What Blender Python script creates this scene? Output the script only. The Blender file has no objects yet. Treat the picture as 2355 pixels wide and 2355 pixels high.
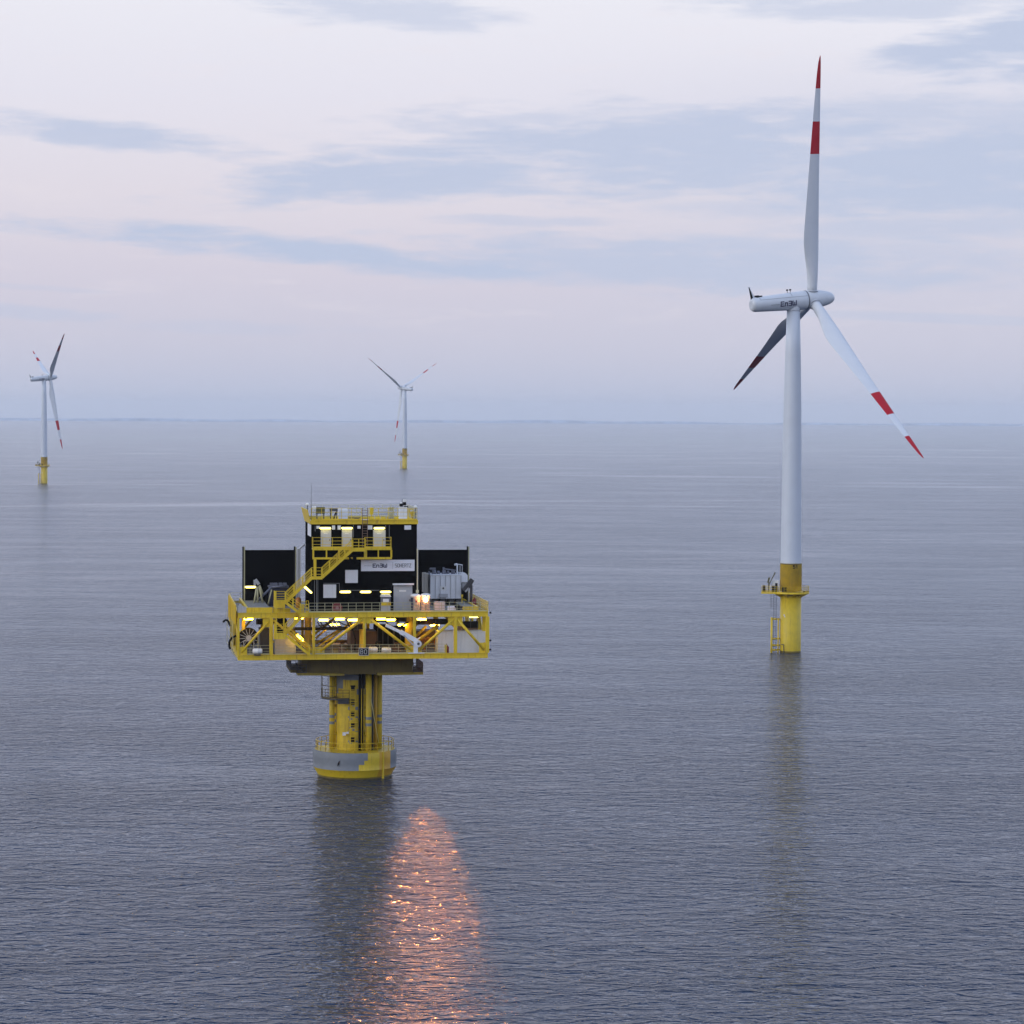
import bpy, math, random
from math import sin, cos, pi, radians, sqrt, atan2
from mathutils import Vector, Matrix

random.seed(7)
scene = bpy.context.scene
COL = scene.collection

# ------------------------------------------------------------------ camera
F = 5851.0                 # focal length in pixels of the 2355 px square photograph
CX = CY = 1177.5
EYE = 44.8                 # metres above the sea
PITCH = math.atan((CY - 955.6) / F)
cam_data = bpy.data.cameras.new("camera")
cam = bpy.data.objects.new("camera", cam_data)
COL.objects.link(cam)
CAM_M = (Matrix.Translation((0, 0, EYE)) @ Matrix.Rotation(pi / 2 - PITCH, 4, 'X')
         @ Matrix.Rotation(radians(0.31), 4, 'Z'))
cam.matrix_world = CAM_M
cam_data.sensor_fit = 'HORIZONTAL'
cam_data.sensor_width = 36.0
cam_data.lens = 36.0 * F / 2355.0
cam_data.clip_start = 1.0
cam_data.clip_end = 80000.0
scene.camera = cam


def srgb(r, g, b, a=1.0):
    def f(c):
        c /= 255.0
        return c / 12.92 if c <= 0.04045 else ((c + 0.055) / 1.055) ** 2.4
    return (f(r), f(g), f(b), a)


# ------------------------------------------------------------------ node helpers
class NT:
    def __init__(self, tree):
        self.t = tree

    def n(self, typ, **kw):
        nd = self.t.nodes.new(typ)
        for k, v in kw.items():
            setattr(nd, k, v)
        return nd

    def put(self, sock, v):
        if v is None:
            return
        if isinstance(v, bpy.types.NodeSocket):
            self.t.links.new(v, sock)
        else:
            sock.default_value = v

    def m(self, op, a, b=None, c=None, clamp=False):
        nd = self.n('ShaderNodeMath', operation=op)
        nd.use_clamp = clamp
        for s, v in zip(nd.inputs, (a, b, c)):
            self.put(s, v)
        return nd.outputs[0]

    def ss(self, v, lo, hi):
        nd = self.n('ShaderNodeMapRange', interpolation_type='SMOOTHSTEP')
        self.put(nd.inputs[0], v)
        nd.inputs[1].default_value = lo
        nd.inputs[2].default_value = hi
        return nd.outputs[0]

    def mix(self, f, a, b, blend='MIX'):
        nd = self.n('ShaderNodeMix', data_type='RGBA', blend_type=blend)
        self.put(nd.inputs[0], f)
        self.put(nd.inputs[6], a)
        self.put(nd.inputs[7], b)
        return nd.outputs[2]

    def noise(self, vec, scale, detail=2.0, rough=0.5, dist=0.0):
        nd = self.n('ShaderNodeTexNoise')
        self.put(nd.inputs['Vector'], vec)
        nd.inputs['Scale'].default_value = scale
        nd.inputs['Detail'].default_value = detail
        nd.inputs['Roughness'].default_value = rough
        nd.inputs['Distortion'].default_value = dist
        return nd.outputs[0]

    def comb(self, x, y, z):
        nd = self.n('ShaderNodeCombineXYZ')
        for s, v in zip(nd.inputs, (x, y, z)):
            self.put(s, v)
        return nd.outputs[0]


# ------------------------------------------------------------------ sky
world = bpy.data.worlds.new("World")
scene.world = world
world.use_nodes = True
wt = NT(world.node_tree)
world.node_tree.nodes.clear()
SUN_EL, SUN_AZ = radians(20), radians(242)     # low, behind the camera on the left
tc = wt.n('ShaderNodeTexCoord')
sep = wt.n('ShaderNodeSeparateXYZ')
world.node_tree.links.new(tc.outputs['Generated'], sep.inputs[0])
dx, dy, dz = sep.outputs
az = wt.m('ARCTAN2', dx, dy)
el = wt.m('ARCSINE', dz)
K = 4800.0                                     # cloud map units per radian (camera heading = 966)
SX = wt.m('ADD', wt.m('MULTIPLY', az, K), 966.0)
SY = wt.m('SUBTRACT', 784.0, wt.m('MULTIPLY', el, K))
# streaky warp
v1 = wt.comb(wt.m('MULTIPLY', SX, 0.0042), wt.m('MULTIPLY', SY, 0.021), 0.0)
v2 = wt.comb(wt.m('MULTIPLY', SX, 0.011), wt.m('MULTIPLY', SY, 0.07), 3.0)
n1 = wt.m('SUBTRACT', wt.noise(v1, 1.0, 4.0, 0.55, 0.3), 0.5)
n2 = wt.m('SUBTRACT', wt.noise(v2, 1.0, 4.0, 0.6, 0.2), 0.5)
wob = wt.m('ADD', wt.m('MULTIPLY', n1, 3.8), wt.m('MULTIPLY', n2, 1.7))
# base gradient of the thin overcast, horizon -> 10 degrees -> zenith
ramp = wt.n('ShaderNodeValToRGB')
wt.put(ramp.inputs[0], wt.m('DIVIDE', wt.m('ADD', el, 0.02), 1.6, clamp=True))
cr = ramp.color_ramp
stops = [(0.0, srgb(186, 200, 226)), (0.0135, srgb(194, 201, 224)), (0.029, srgb(207, 206, 224)),
         (0.046, srgb(217, 211, 226)), (0.066, srgb(229, 222, 232)), (0.09, srgb(234, 231, 242)),
         (0.118, srgb(242, 241, 249)), (0.134, (1.50, 1.64, 2.05, 1)), (0.185, (1.20, 1.40, 1.84, 1)), (0.25, (0.66, 0.77, 1.04, 1)), (0.42, (0.50, 0.63, 0.94, 1)), (1.0, (0.42, 0.56, 0.88, 1))]
while len(cr.elements) < len(stops):
    cr.elements.new(0.5)
for e, (p, c) in zip(cr.elements, stops):
    e.position = p
    e.color = c
sky = ramp.outputs[0]
# the right of the view is a touch bluer and greyer in the middle heights
rightness = wt.m('MULTIPLY', wt.ss(SX, 700, 1700), wt.m('MULTIPLY', wt.ss(SY, 60, 260), wt.ss(SY, 760, 500)))
sky = wt.mix(wt.m('MULTIPLY', rightness, 0.45), sky, srgb(208, 211, 230))
# bands of darker blue-grey stratus: centre, half sizes, tilt, strength
BANDS = [(575, 478, 500, 30, 0.085, 1.1), (760, 335, 420, 46, -0.08, 1.0), (1300, 290, 620, 90, -0.02, 0.95),
         (1760, 330, 460, 110, 0.03, 1.0), (225, 272, 270, 28, 0.10, 0.9), (40, 262, 100, 18, 0.0, 0.6),
         (1310, 500, 600, 56, 0.03, 0.9), (1000, 505, 260, 30, 0.10, 0.7), (1870, 100, 210, 70, -0.10, 1.0),
         (1650, 30, 320, 28, 0.03, 0.7), (700, 30, 260, 36, 0.08, 0.65), (1010, 232, 330, 18, -0.08, 0.6),
         (1800, 235, 320, 46, 0.05, 0.7), (1760, 425, 300, 26, -0.02, 0.7), (980, 418, 190, 12, 0.02, 0.6),
         (60, 598, 190, 14, 0.05, 0.5), (1780, 600, 280, 9, 0.04, 0.5), (420, 622, 260, 14, 0.02, 0.3),
         (1550, 510, 400, 52, 0.0, 0.7), (60, 552, 130, 6, 0.05, 0.3), (1500, 400, 300, 20, 0.03, 0.5)]
cover = None
for (bx, by, ba, bb, bt, bs) in BANDS:
    ddx = wt.m('SUBTRACT', SX, float(bx))
    ddy = wt.m('SUBTRACT', wt.m('SUBTRACT', SY, float(by)), wt.m('MULTIPLY', ddx, bt))
    q = wt.m('ADD', wt.m('POWER', wt.m('DIVIDE', ddx, float(ba)), 2.0), wt.m('POWER', wt.m('DIVIDE', ddy, float(bb)), 2.0))
    q = wt.m('ADD', wt.m('SUBTRACT', 1.0, q), wob)
    mk = wt.m('MULTIPLY', wt.ss(q, -0.6, 1.05), bs * 0.88)
    front = wt.m('GREATER_THAN', dy, 0.3)
    mk = wt.m('MULTIPLY', mk, front)
    cover = mk if cover is None else wt.m('MAXIMUM', cover, mk)
sky = wt.mix(cover, sky, srgb(190, 201, 227))
# faint pale pinkish veils between the bands, fine texture
veil = wt.m('MULTIPLY', wt.ss(wob, 0.1, 0.9), wt.m('MULTIPLY', wt.ss(SY, 700, 560), 0.22))
sky = wt.mix(wt.m('MULTIPLY', veil, wt.m('SUBTRACT', 1.0, cover)), sky, srgb(240, 232, 238))
# brighter low western sky behind the camera
bdir = wt.m('ADD', wt.m('MULTIPLY', dy, cos(SUN_AZ)), wt.m('MULTIPLY', dx, sin(SUN_AZ)))
back = wt.m('MULTIPLY', wt.ss(bdir, 0.25, 0.95), wt.ss(dz, 1.0, 0.05))
sky = wt.mix(wt.m('MULTIPLY', back, 0.7), sky, (1.35, 1.3, 1.28, 1))
nish = wt.n('ShaderNodeTexSky', sky_type='NISHITA')
nish.sun_disc = False
nish.sun_elevation = SUN_EL
nish.sun_rotation = SUN_AZ
bg1 = wt.n('ShaderNodeBackground')
wt.put(bg1.inputs[0], nish.outputs[0])
bg1.inputs[1].default_value = 0.1
bg2 = wt.n('ShaderNodeBackground')
wt.put(bg2.inputs[0], sky)
bg2.inputs[1].default_value = 1.0
mx = wt.n('ShaderNodeMixShader')
mx.inputs[0].default_value = 0.94             # the overcast hides nearly all of the clear sky behind it
wo = wt.n('ShaderNodeOutputWorld')
L = world.node_tree.links.new
L(bg1.outputs[0], mx.inputs[1]); L(bg2.outputs[0], mx.inputs[2]); L(mx.outputs[0], wo.inputs[0])
world.cycles.sampling_method = 'MANUAL'
world.cycles.sample_map_resolution = 1024

# ------------------------------------------------------------------ sun (soft, veiled)
sd = bpy.data.lights.new("sun", 'SUN')
sd.energy = 0.8
sd.angle = radians(30)
sd.color = (1.0, 0.95, 0.9)
sun = bpy.data.objects.new("sun", sd)
COL.objects.link(sun)
sdir = Vector((sin(SUN_AZ) * cos(SUN_EL), cos(SUN_AZ) * cos(SUN_EL), sin(SUN_EL)))
sun.rotation_euler = sdir.to_track_quat('Z', 'Y').to_euler()
sun.location = (0, 0, 200)

# ------------------------------------------------------------------ exposure and render settings
vs = scene.view_settings
vs.view_transform = 'Standard'
vs.look = 'None'
vs.exposure = 0.0
vs.gamma = 1.0
scene.cycles.use_denoising = True
scene.cycles.max_bounces = 6
scene.cycles.diffuse_bounces = 3
scene.cycles.glossy_bounces = 3
scene.cycles.volume_bounces = 3
scene.cycles.sample_clamp_indirect = 6.0
scene.cycles.caustics_reflective = False
scene.cycles.caustics_refractive = False


# ------------------------------------------------------------------ materials
def mat(name, color, rough=0.5, metal=0.0, var=0.0, vscale=1.5, dirt=None, dirt_amt=0.0, bump=0.0, spec=0.5, streak=False):
    m = bpy.data.materials.new(name)
    m.use_nodes = True
    t = NT(m.node_tree)
    bs = m.node_tree.nodes['Principled BSDF']
    bs.inputs['Roughness'].default_value = rough
    bs.inputs['Metallic'].default_value = metal
    bs.inputs['Specular IOR Level'].default_value = spec
    c = (*color, 1.0) if len(color) == 3 else color
    co = t.n('ShaderNodeTexCoord').outputs['Object']
    if var or dirt:
        nz = t.noise(co, vscale, 4.0, 0.6)
        d = tuple(x * (1 - var) for x in c[:3]) + (1.0,)
        b = tuple(min(1.0, x * (1 + var)) for x in c[:3]) + (1.0,)
        out = t.mix(t.ss(nz, 0.25, 0.75), d, b)
        if dirt:
            vv = co
            if streak:
                mp = t.n('ShaderNodeMapping')
                mp.inputs['Scale'].default_value = (3.0, 3.0, 0.22)
                t.put(mp.inputs[0], co)
                vv = mp.outputs[0]
            nd = t.noise(vv, 1.1, 5.0, 0.65)
            out = t.mix(t.m('MULTIPLY', t.ss(nd, 0.52, 0.72), dirt_amt), out, (*dirt, 1.0))
        t.put(bs.inputs['Base Color'], out)
        t.put(bs.inputs['Roughness'], t.m('ADD', t.m('MULTIPLY', nz, 0.25), rough - 0.12))
    else:
        bs.inputs['Base Color'].default_value = c
    if bump:
        bp = t.n('ShaderNodeBump')
        bp.inputs['Distance'].default_value = 0.02
        bp.inputs['Strength'].default_value = bump
        t.put(bp.inputs['Height'], t.noise(co, 9.0, 4.0, 0.6))
        t.put(bs.inputs['Normal'], bp.outputs[0])
    return m


def emit(name, color, strength):
    m = bpy.data.materials.new(name)
    m.use_nodes = True
    nt = m.node_tree
    nt.nodes.clear()
    e = nt.nodes.new('ShaderNodeEmission')
    e.inputs[0].default_value = (*color, 1)
    e.inputs[1].default_value = strength
    o = nt.nodes.new('ShaderNodeOutputMaterial')
    nt.links.new(e.outputs[0], o.inputs[0])
    return m


YEL = mat('yellow_paint', (0.70, 0.50, 0.014), 0.45, var=0.10, vscale=0.9, dirt=(0.24, 0.11, 0.02), dirt_amt=0.65, streak=True)
YELT = mat('yellow_tower_paint', (0.60, 0.44, 0.015), 0.5, var=0.08, vscale=0.7, dirt=(0.32, 0.20, 0.02), dirt_amt=0.55, streak=True, bump=0.1)
OCH = mat('ochre_paint', (0.78, 0.53, 0.055), 0.55, var=0.08, vscale=1.0, dirt=(0.33, 0.18, 0.03), dirt_amt=0.3, streak=True)
RUSTY = mat('orange_stained_yellow', (0.52, 0.30, 0.02), 0.55, var=0.12, vscale=0.8, dirt=(0.30, 0.13, 0.02), dirt_amt=0.6, streak=True)
OLIVE = mat('dark_olive_yellow', (0.13, 0.095, 0.02), 0.6, var=0.2, vscale=0.5, dirt=(0.06, 0.04, 0.015), dirt_amt=0.6, streak=True)  # darker olive yellow for the girder frame under the deck
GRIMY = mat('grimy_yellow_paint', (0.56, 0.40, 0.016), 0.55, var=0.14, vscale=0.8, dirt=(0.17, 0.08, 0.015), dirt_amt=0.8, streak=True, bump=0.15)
OLIVEL = mat('light_olive_yellow', (0.34, 0.26, 0.03), 0.6, var=0.2, vscale=0.8, dirt=(0.1, 0.06, 0.015), dirt_amt=0.6, streak=True)  # lighter olive yellow for the lower walkways
PRIMER = mat('grey_primer', (0.17, 0.19, 0.215), 0.6, var=0.08, vscale=1.2, dirt=(0.12, 0.13, 0.14), dirt_amt=0.4)
BLACK = mat('black_cladding', (0.002, 0.002, 0.0025), 0.7, var=0.3, vscale=0.6, spec=0.0)
BLACKM = mat('matt_black', (0.008, 0.008, 0.009), 0.8, spec=0.15)
DGREY = mat('dark_grey_steel', (0.05, 0.05, 0.055), 0.5, var=0.2)
GREY = mat('grey_enamel', (0.42, 0.43, 0.45), 0.45, var=0.05, dirt=(0.2, 0.2, 0.2), dirt_amt=0.25, streak=True)
LGREY = mat('light_grey_enamel', (0.74, 0.76, 0.79), 0.4, var=0.05, vscale=0.8, dirt=(0.3, 0.31, 0.33), dirt_amt=0.25, streak=True)
PALE = mat('pale_door_paint', (0.55, 0.55, 0.54), 0.45, var=0.04, dirt=(0.35, 0.34, 0.32), dirt_amt=0.25, streak=True)
SIGNM = mat('sign_white', (0.72, 0.75, 0.80), 0.4, var=0.03)
WHITE = mat('white_plastic', (0.75, 0.75, 0.73), 0.35, var=0.04, dirt=(0.5, 0.48, 0.44), dirt_amt=0.2)
NAVY = mat('navy_lettering', (0.012, 0.012, 0.06), 0.5)
GREYL = mat('grey_lettering', (0.20, 0.21, 0.22), 0.5)
RAILM = mat('galvanised_rail', (0.42, 0.40, 0.24), 0.45, var=0.08)
FLOORM = mat('dark_brown_grating', (0.055, 0.045, 0.035), 0.7, var=0.3, vscale=2.5, dirt=(0.02, 0.018, 0.015), dirt_amt=0.6)  # darker and browner than the upper deck grating
DECKM = mat('deck_grating', (0.20, 0.20, 0.19), 0.7, var=0.2, vscale=2.0, dirt=(0.1, 0.09, 0.08), dirt_amt=0.5)
RED = mat('dark_red_paint', (0.18, 0.012, 0.018), 0.5, var=0.15)
BLUE = mat('dark_blue_steel', (0.012, 0.016, 0.05), 0.5, var=0.2)
STEELB = mat('blue_grey_steel', (0.14, 0.15, 0.19), 0.5, var=0.15)
OLV2 = mat('olive_panel', (0.07, 0.07, 0.025), 0.6, var=0.25)
GLASS = mat('dark_glass', (0.02, 0.025, 0.03), 0.12)
TUBE = emit('lamp_tube_light', (1.0, 0.83, 0.16), 6.5)
TUBEW = emit('warm_deck_lamp_light', (1.0, 0.57, 0.022), 60.0)
FLOOD = emit('orange_floodlight', (1.0, 0.36, 0.10), 90.0)
SPOT = emit('small_white_lamp', (1.0, 0.9, 0.7), 12.0)


def blade_material():
    m = bpy.data.materials.new('blade_white_with_red_bands')
    m.use_nodes = True
    t = NT(m.node_tree)
    bs = m.node_tree.nodes['Principled BSDF']
    co = t.n('ShaderNodeTexCoord').outputs['Object']
    sp = t.n('ShaderNodeSeparateXYZ')
    t.put(sp.inputs[0], co)
    z = sp.outputs[2]
    b1 = t.m('GREATER_THAN', z, BLADE_L - 6.05)
    b2 = t.m('MULTIPLY', t.m('GREATER_THAN', z, BLADE_L - 18.2), t.m('LESS_THAN', z, BLADE_L - 12.15))
    nz = t.noise(co, 0.5, 4.0, 0.6)
    wh = t.mix(nz, (0.60, 0.64, 0.69, 1), (0.70, 0.73, 0.77, 1))
    rd = t.mix(nz, (0.40, 0.006, 0.018, 1), (0.48, 0.009, 0.022, 1))
    t.put(bs.inputs['Base Color'], t.mix(t.m('ADD', b1, b2, clamp=True), wh, rd))
    bs.inputs['Roughness'].default_value = 0.5
    bs.inputs['Specular IOR Level'].default_value = 0.22
    return m


BLADE_L = 44.3
BLADEM = blade_material()
TOWERW = mat('tower_white', (0.57, 0.62, 0.69), 0.4, var=0.03, vscale=0.3, dirt=(0.5, 0.53, 0.56), dirt_amt=0.25, streak=True)
NACW = mat('nacelle_white', (0.60, 0.64, 0.69), 0.35, var=0.03, vscale=0.6, dirt=(0.45, 0.46, 0.46), dirt_amt=0.2)
SEAM = mat('seam_dark', (0.10, 0.11, 0.13), 0.6)


# ------------------------------------------------------------------ mesh builder
class MB:
    """Collects boxes, bars, tubes, lathes and polygons; build() links them as one mesh object."""

    def __init__(self):
        self.v, self.f, self.s, self.mi = [], [], [], []

    def add(self, verts, faces, smooth=False, mi=0):
        o = len(self.v)
        self.v += [tuple(p) for p in verts]
        for k, fc in enumerate(faces):
            self.f.append(tuple(i + o for i in fc))
            self.s.append(smooth if isinstance(smooth, bool) else smooth[k])
            self.mi.append(mi if isinstance(mi, int) else mi[k])
        return self

    def box(self, a, b, mi=0):
        (x0, y0, z0), (x1, y1, z1) = a, b
        x0, x1 = min(x0, x1), max(x0, x1); y0, y1 = min(y0, y1), max(y0, y1); z0, z1 = min(z0, z1), max(z0, z1)
        vs_ = [(x0, y0, z0), (x1, y0, z0), (x1, y1, z0), (x0, y1, z0), (x0, y0, z1), (x1, y0, z1), (x1, y1, z1), (x0, y1, z1)]
        return self.add(vs_, [(0, 3, 2, 1), (4, 5, 6, 7), (0, 1, 5, 4), (1, 2, 6, 5), (2, 3, 7, 6), (3, 0, 4, 7)], mi=mi)

    def hexa(self, p, mi=0):
        return self.add(p, [(0, 3, 2, 1), (4, 5, 6, 7), (0, 1, 5, 4), (1, 2, 6, 5), (2, 3, 7, 6), (3, 0, 4, 7)], mi=mi)

    def bar(self, a, b, w, h=None, up=(0, 0, 1), mi=0):
        a, b = Vector(a), Vector(b)
        h = h or w
        d = (b - a)
        if d.length < 1e-6:
            return self
        d.normalize()
        u = Vector(up)
        if abs(d.dot(u)) > 0.98:
            u = Vector((0, 1, 0))
        s = d.cross(u).normalized()
        t = s.cross(d).normalized()
        p = []
        for q in (a, b):
            for (i, j) in ((-1, -1), (1, -1), (1, 1), (-1, 1)):
                p.append(q + s * (w / 2 * i) + t * (h / 2 * j))
        return self.add(p, [(0, 3, 2, 1), (4, 5, 6, 7), (0, 1, 5, 4), (1, 2, 6, 5), (2, 3, 7, 6), (3, 0, 4, 7)], mi=mi)

    def tube(self, a, b, r, r2=None, n=12, caps=True, mi=0):
        a, b = Vector(a), Vector(b)
        r2 = r if r2 is None else r2
        d = (b - a).normalized()
        u = Vector((0, 0, 1)) if abs(d.z) < 0.95 else Vector((1, 0, 0))
        s = d.cross(u).normalized()
        t = d.cross(s)
        p = []
        for q, rr in ((a, r), (b, r2)):
            for k in range(n):
                g = 2 * pi * k / n
                p.append(q + s * (rr * cos(g)) + t * (rr * sin(g)))
        fs = [(k, (k + 1) % n, n + (k + 1) % n, n + k) for k in range(n)]
        sm = [True] * n
        if caps:
            fs += [tuple(range(n - 1, -1, -1)), tuple(range(n, 2 * n))]
            sm += [False, False]
        return self.add(p, fs, sm, mi)

    def path(self, pts, r, n=8, mi=0):
        for i in range(len(pts) - 1):
            self.tube(pts[i], pts[i + 1], r, n=n, mi=mi)
        return self

    def lathe(self, prof, c=(0, 0, 0), n=32, axis='Z', mfn=None, smooth=True):
        """prof: (radius, height) pairs; mfn(angle, height) gives a material slot."""
        p = []
        for (r, h) in prof:
            for k in range(n):
                g = 2 * pi * k / n
                if axis == 'Z':
                    p.append((c[0] + r * cos(g), c[1] + r * sin(g), c[2] + h))
                else:
                    p.append((c[0] + h, c[1] + r * cos(g), c[2] + r * sin(g)))
        fs, ms = [], []
        for i in range(len(prof) - 1):
            for k in range(n):
                k2 = (k + 1) % n
                q = (i * n + k, i * n + k2, (i + 1) * n + k2, (i + 1) * n + k)
                fs.append(q if axis == 'Z' else q)
                ms.append(mfn(2 * pi * (k + 0.5) / n, (prof[i][1] + prof[i + 1][1]) / 2) if mfn else 0)
        sm = [smooth] * len(fs)
        fs += [tuple(range(n - 1, -1, -1)), tuple((len(prof) - 1) * n + k for k in range(n))]
        sm += [False, False]
        ms += [0, 0]
        return self.add(p, fs, sm, ms)

    def prism(self, poly, a, b, plane='XZ', mi=0):
        """polygon in a plane, thickness from a to b along the remaining axis"""
        n = len(poly)
        def P(q, w):
            return (q[0], w, q[1]) if plane == 'XZ' else ((w, q[0], q[1]) if plane == 'YZ' else (q[0], q[1], w))
        p = [P(q, a) for q in poly] + [P(q, b) for q in poly]
        fs = [tuple(range(n)), tuple(range(2 * n - 1, n - 1, -1))]
        fs += [(k, n + k, n + (k + 1) % n, (k + 1) % n) for k in range(n)]
        return self.add(p, fs, mi=mi)

    def rail(self, pts, h=1.1, post=1.3, r=0.028, bars=3, toe=True, posts=True):
        for i in range(len(pts) - 1):
            a, b = Vector(pts[i]), Vector(pts[i + 1])
            for k in range(1, bars + 1):
                o = Vector((0, 0, h * k / bars))
                self.bar(a + o, b + o, r * 1.7)
            if toe:
                self.bar(a + Vector((0, 0, 0.08)), b + Vector((0, 0, 0.08)), 0.02, 0.16)
            if posts:
                n = max(1, round((b - a).length / post))
                for k in range(n + 1):
                    q = a.lerp(b, k / n)
                    self.bar(q, q + Vector((0, 0, h)), r * 2.0)
        return self

    def ladder(self, a, b, side, w=0.5, step=0.32, r=0.03):
        a, b, s = Vector(a), Vector(b), Vector(side).normalized() * (w / 2)
        self.bar(a - s, b - s, r * 2); self.bar(a + s, b + s, r * 2)
        n = int((b - a).length / step)
        for k in range(1, n):
            q = a.lerp(b, k / n)
            self.bar(q - s, q + s, r * 1.5)
        return self

    def mesh(self, name, mats, base=(0, 0, 0)):
        me = bpy.data.meshes.new(name)
        bx, by, bz = base
        me.from_pydata([(x - bx, y - by, z - bz) for (x, y, z) in self.v], [], self.f)
        for p, s, m_ in zip(me.polygons, self.s, self.mi):
            p.use_smooth = s
            p.material_index = m_
        for m_ in (mats if isinstance(mats, (list, tuple)) else [mats]):
            me.materials.append(m_)
        me.update()
        import bmesh
        bm = bmesh.new()
        bm.from_mesh(me)
        bmesh.ops.recalc_face_normals(bm, faces=bm.faces)
        bm.to_mesh(me)
        bm.free()
        return me

    def build(self, name, mats, parent=None, base=None):
        if base is None:
            base = BASE.get(parent.name, (0, 0, 0)) if parent is not None else (0, 0, 0)
        o = bpy.data.objects.new(name, self.mesh(name, mats, base))
        COL.objects.link(o)
        if parent is not None:
            o.parent = parent
        BASE[o.name] = tuple(base)
        return o


BASE = {}


def tag(o, label=None, cat=None, group=None, kind=None):
    for k, v in (('label', label), ('category', cat), ('group', group), ('kind', kind)):
        if v:
            o[k] = v
    return o


# stroke lettering (each glyph is a list of polylines in a unit box)
GLYPH = {
    'E': [[(1, 1), (0, 1), (0, 0), (1, 0)], [(0, .5), (.8, .5)]],
    'n': [[(0, 0), (0, .72)], [(0, .6), (.15, .72), (.8, .72), (.95, .58), (.95, 0)]],
    '3': [[(0, 1), (.82, 1), (1, .85), (1, .66), (.82, .52), (.1, .52)], [(.82, .52), (1, .37), (1, .15), (.82, 0), (0, 0)]],
    'W': [[(0, 1), (0, .12), (.12, 0), (.88, 0), (1, .12), (1, 1)], [(.5, 0), (.5, .62)]],
    '5': [[(1, 1), (0, 1), (0, .56), (.8, .56), (1, .42), (1, .14), (.8, 0), (0, 0)]],
    '0': [[(.2, 1), (.8, 1), (1, .8), (1, .2), (.8, 0), (.2, 0), (0, .2), (0, .8), (.2, 1)]],
    'H': [[(0, 0), (0, 1)], [(1, 0), (1, 1)], [(0, .5), (1, .5)]],
    'F': [[(1, 1), (0, 1), (0, 0), (1, 0)], [(0, .5), (.8, .5)]],
    'R': [[(0, 0), (0, 1), (.8, 1), (1, .85), (1, .62), (.8, .48), (0, .48)], [(.5, .48), (1, 0)]],
    'T': [[(0, 1), (1, 1)], [(.5, 1), (.5, 0)]],
    'Z': [[(0, 1), (1, 1), (0, 0), (1, 0)]],
    'B': [[(0, 0), (0, 1), (.75, 1), (.95, .85), (.95, .68), (.75, .53), (0, .53)], [(.75, .53), (1, .38), (1, .15), (.8, 0), (0, 0)]],
    '1': [[(.2, .75), (.6, 1), (.6, 0)]],
}


def lettering(mb, text, x, z, w, h, gap, t, place, mi=0):
    """strokes as thin bars; place(x, z) turns flat lettering coordinates into a point"""
    for ch in text:
        if ch != ' ':
            for pl in GLYPH[ch]:
                for (p, q) in zip(pl[:-1], pl[1:]):
                    a = Vector((x + p[0] * w, z + p[1] * h)); b = Vector((x + q[0] * w, z + q[1] * h))
                    d = (b - a).normalized() * (t * 0.42)
                    a, b = a - d, b + d
                    A, B = Vector(place(a.x, a.y)), Vector(place(b.x, b.y))
                    nrm = Vector(place(a.x, a.y, 1.0)) - A
                    mb.bar(A, B, t, 0.03, up=nrm, mi=mi)
        x += w + gap
    return x


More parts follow.
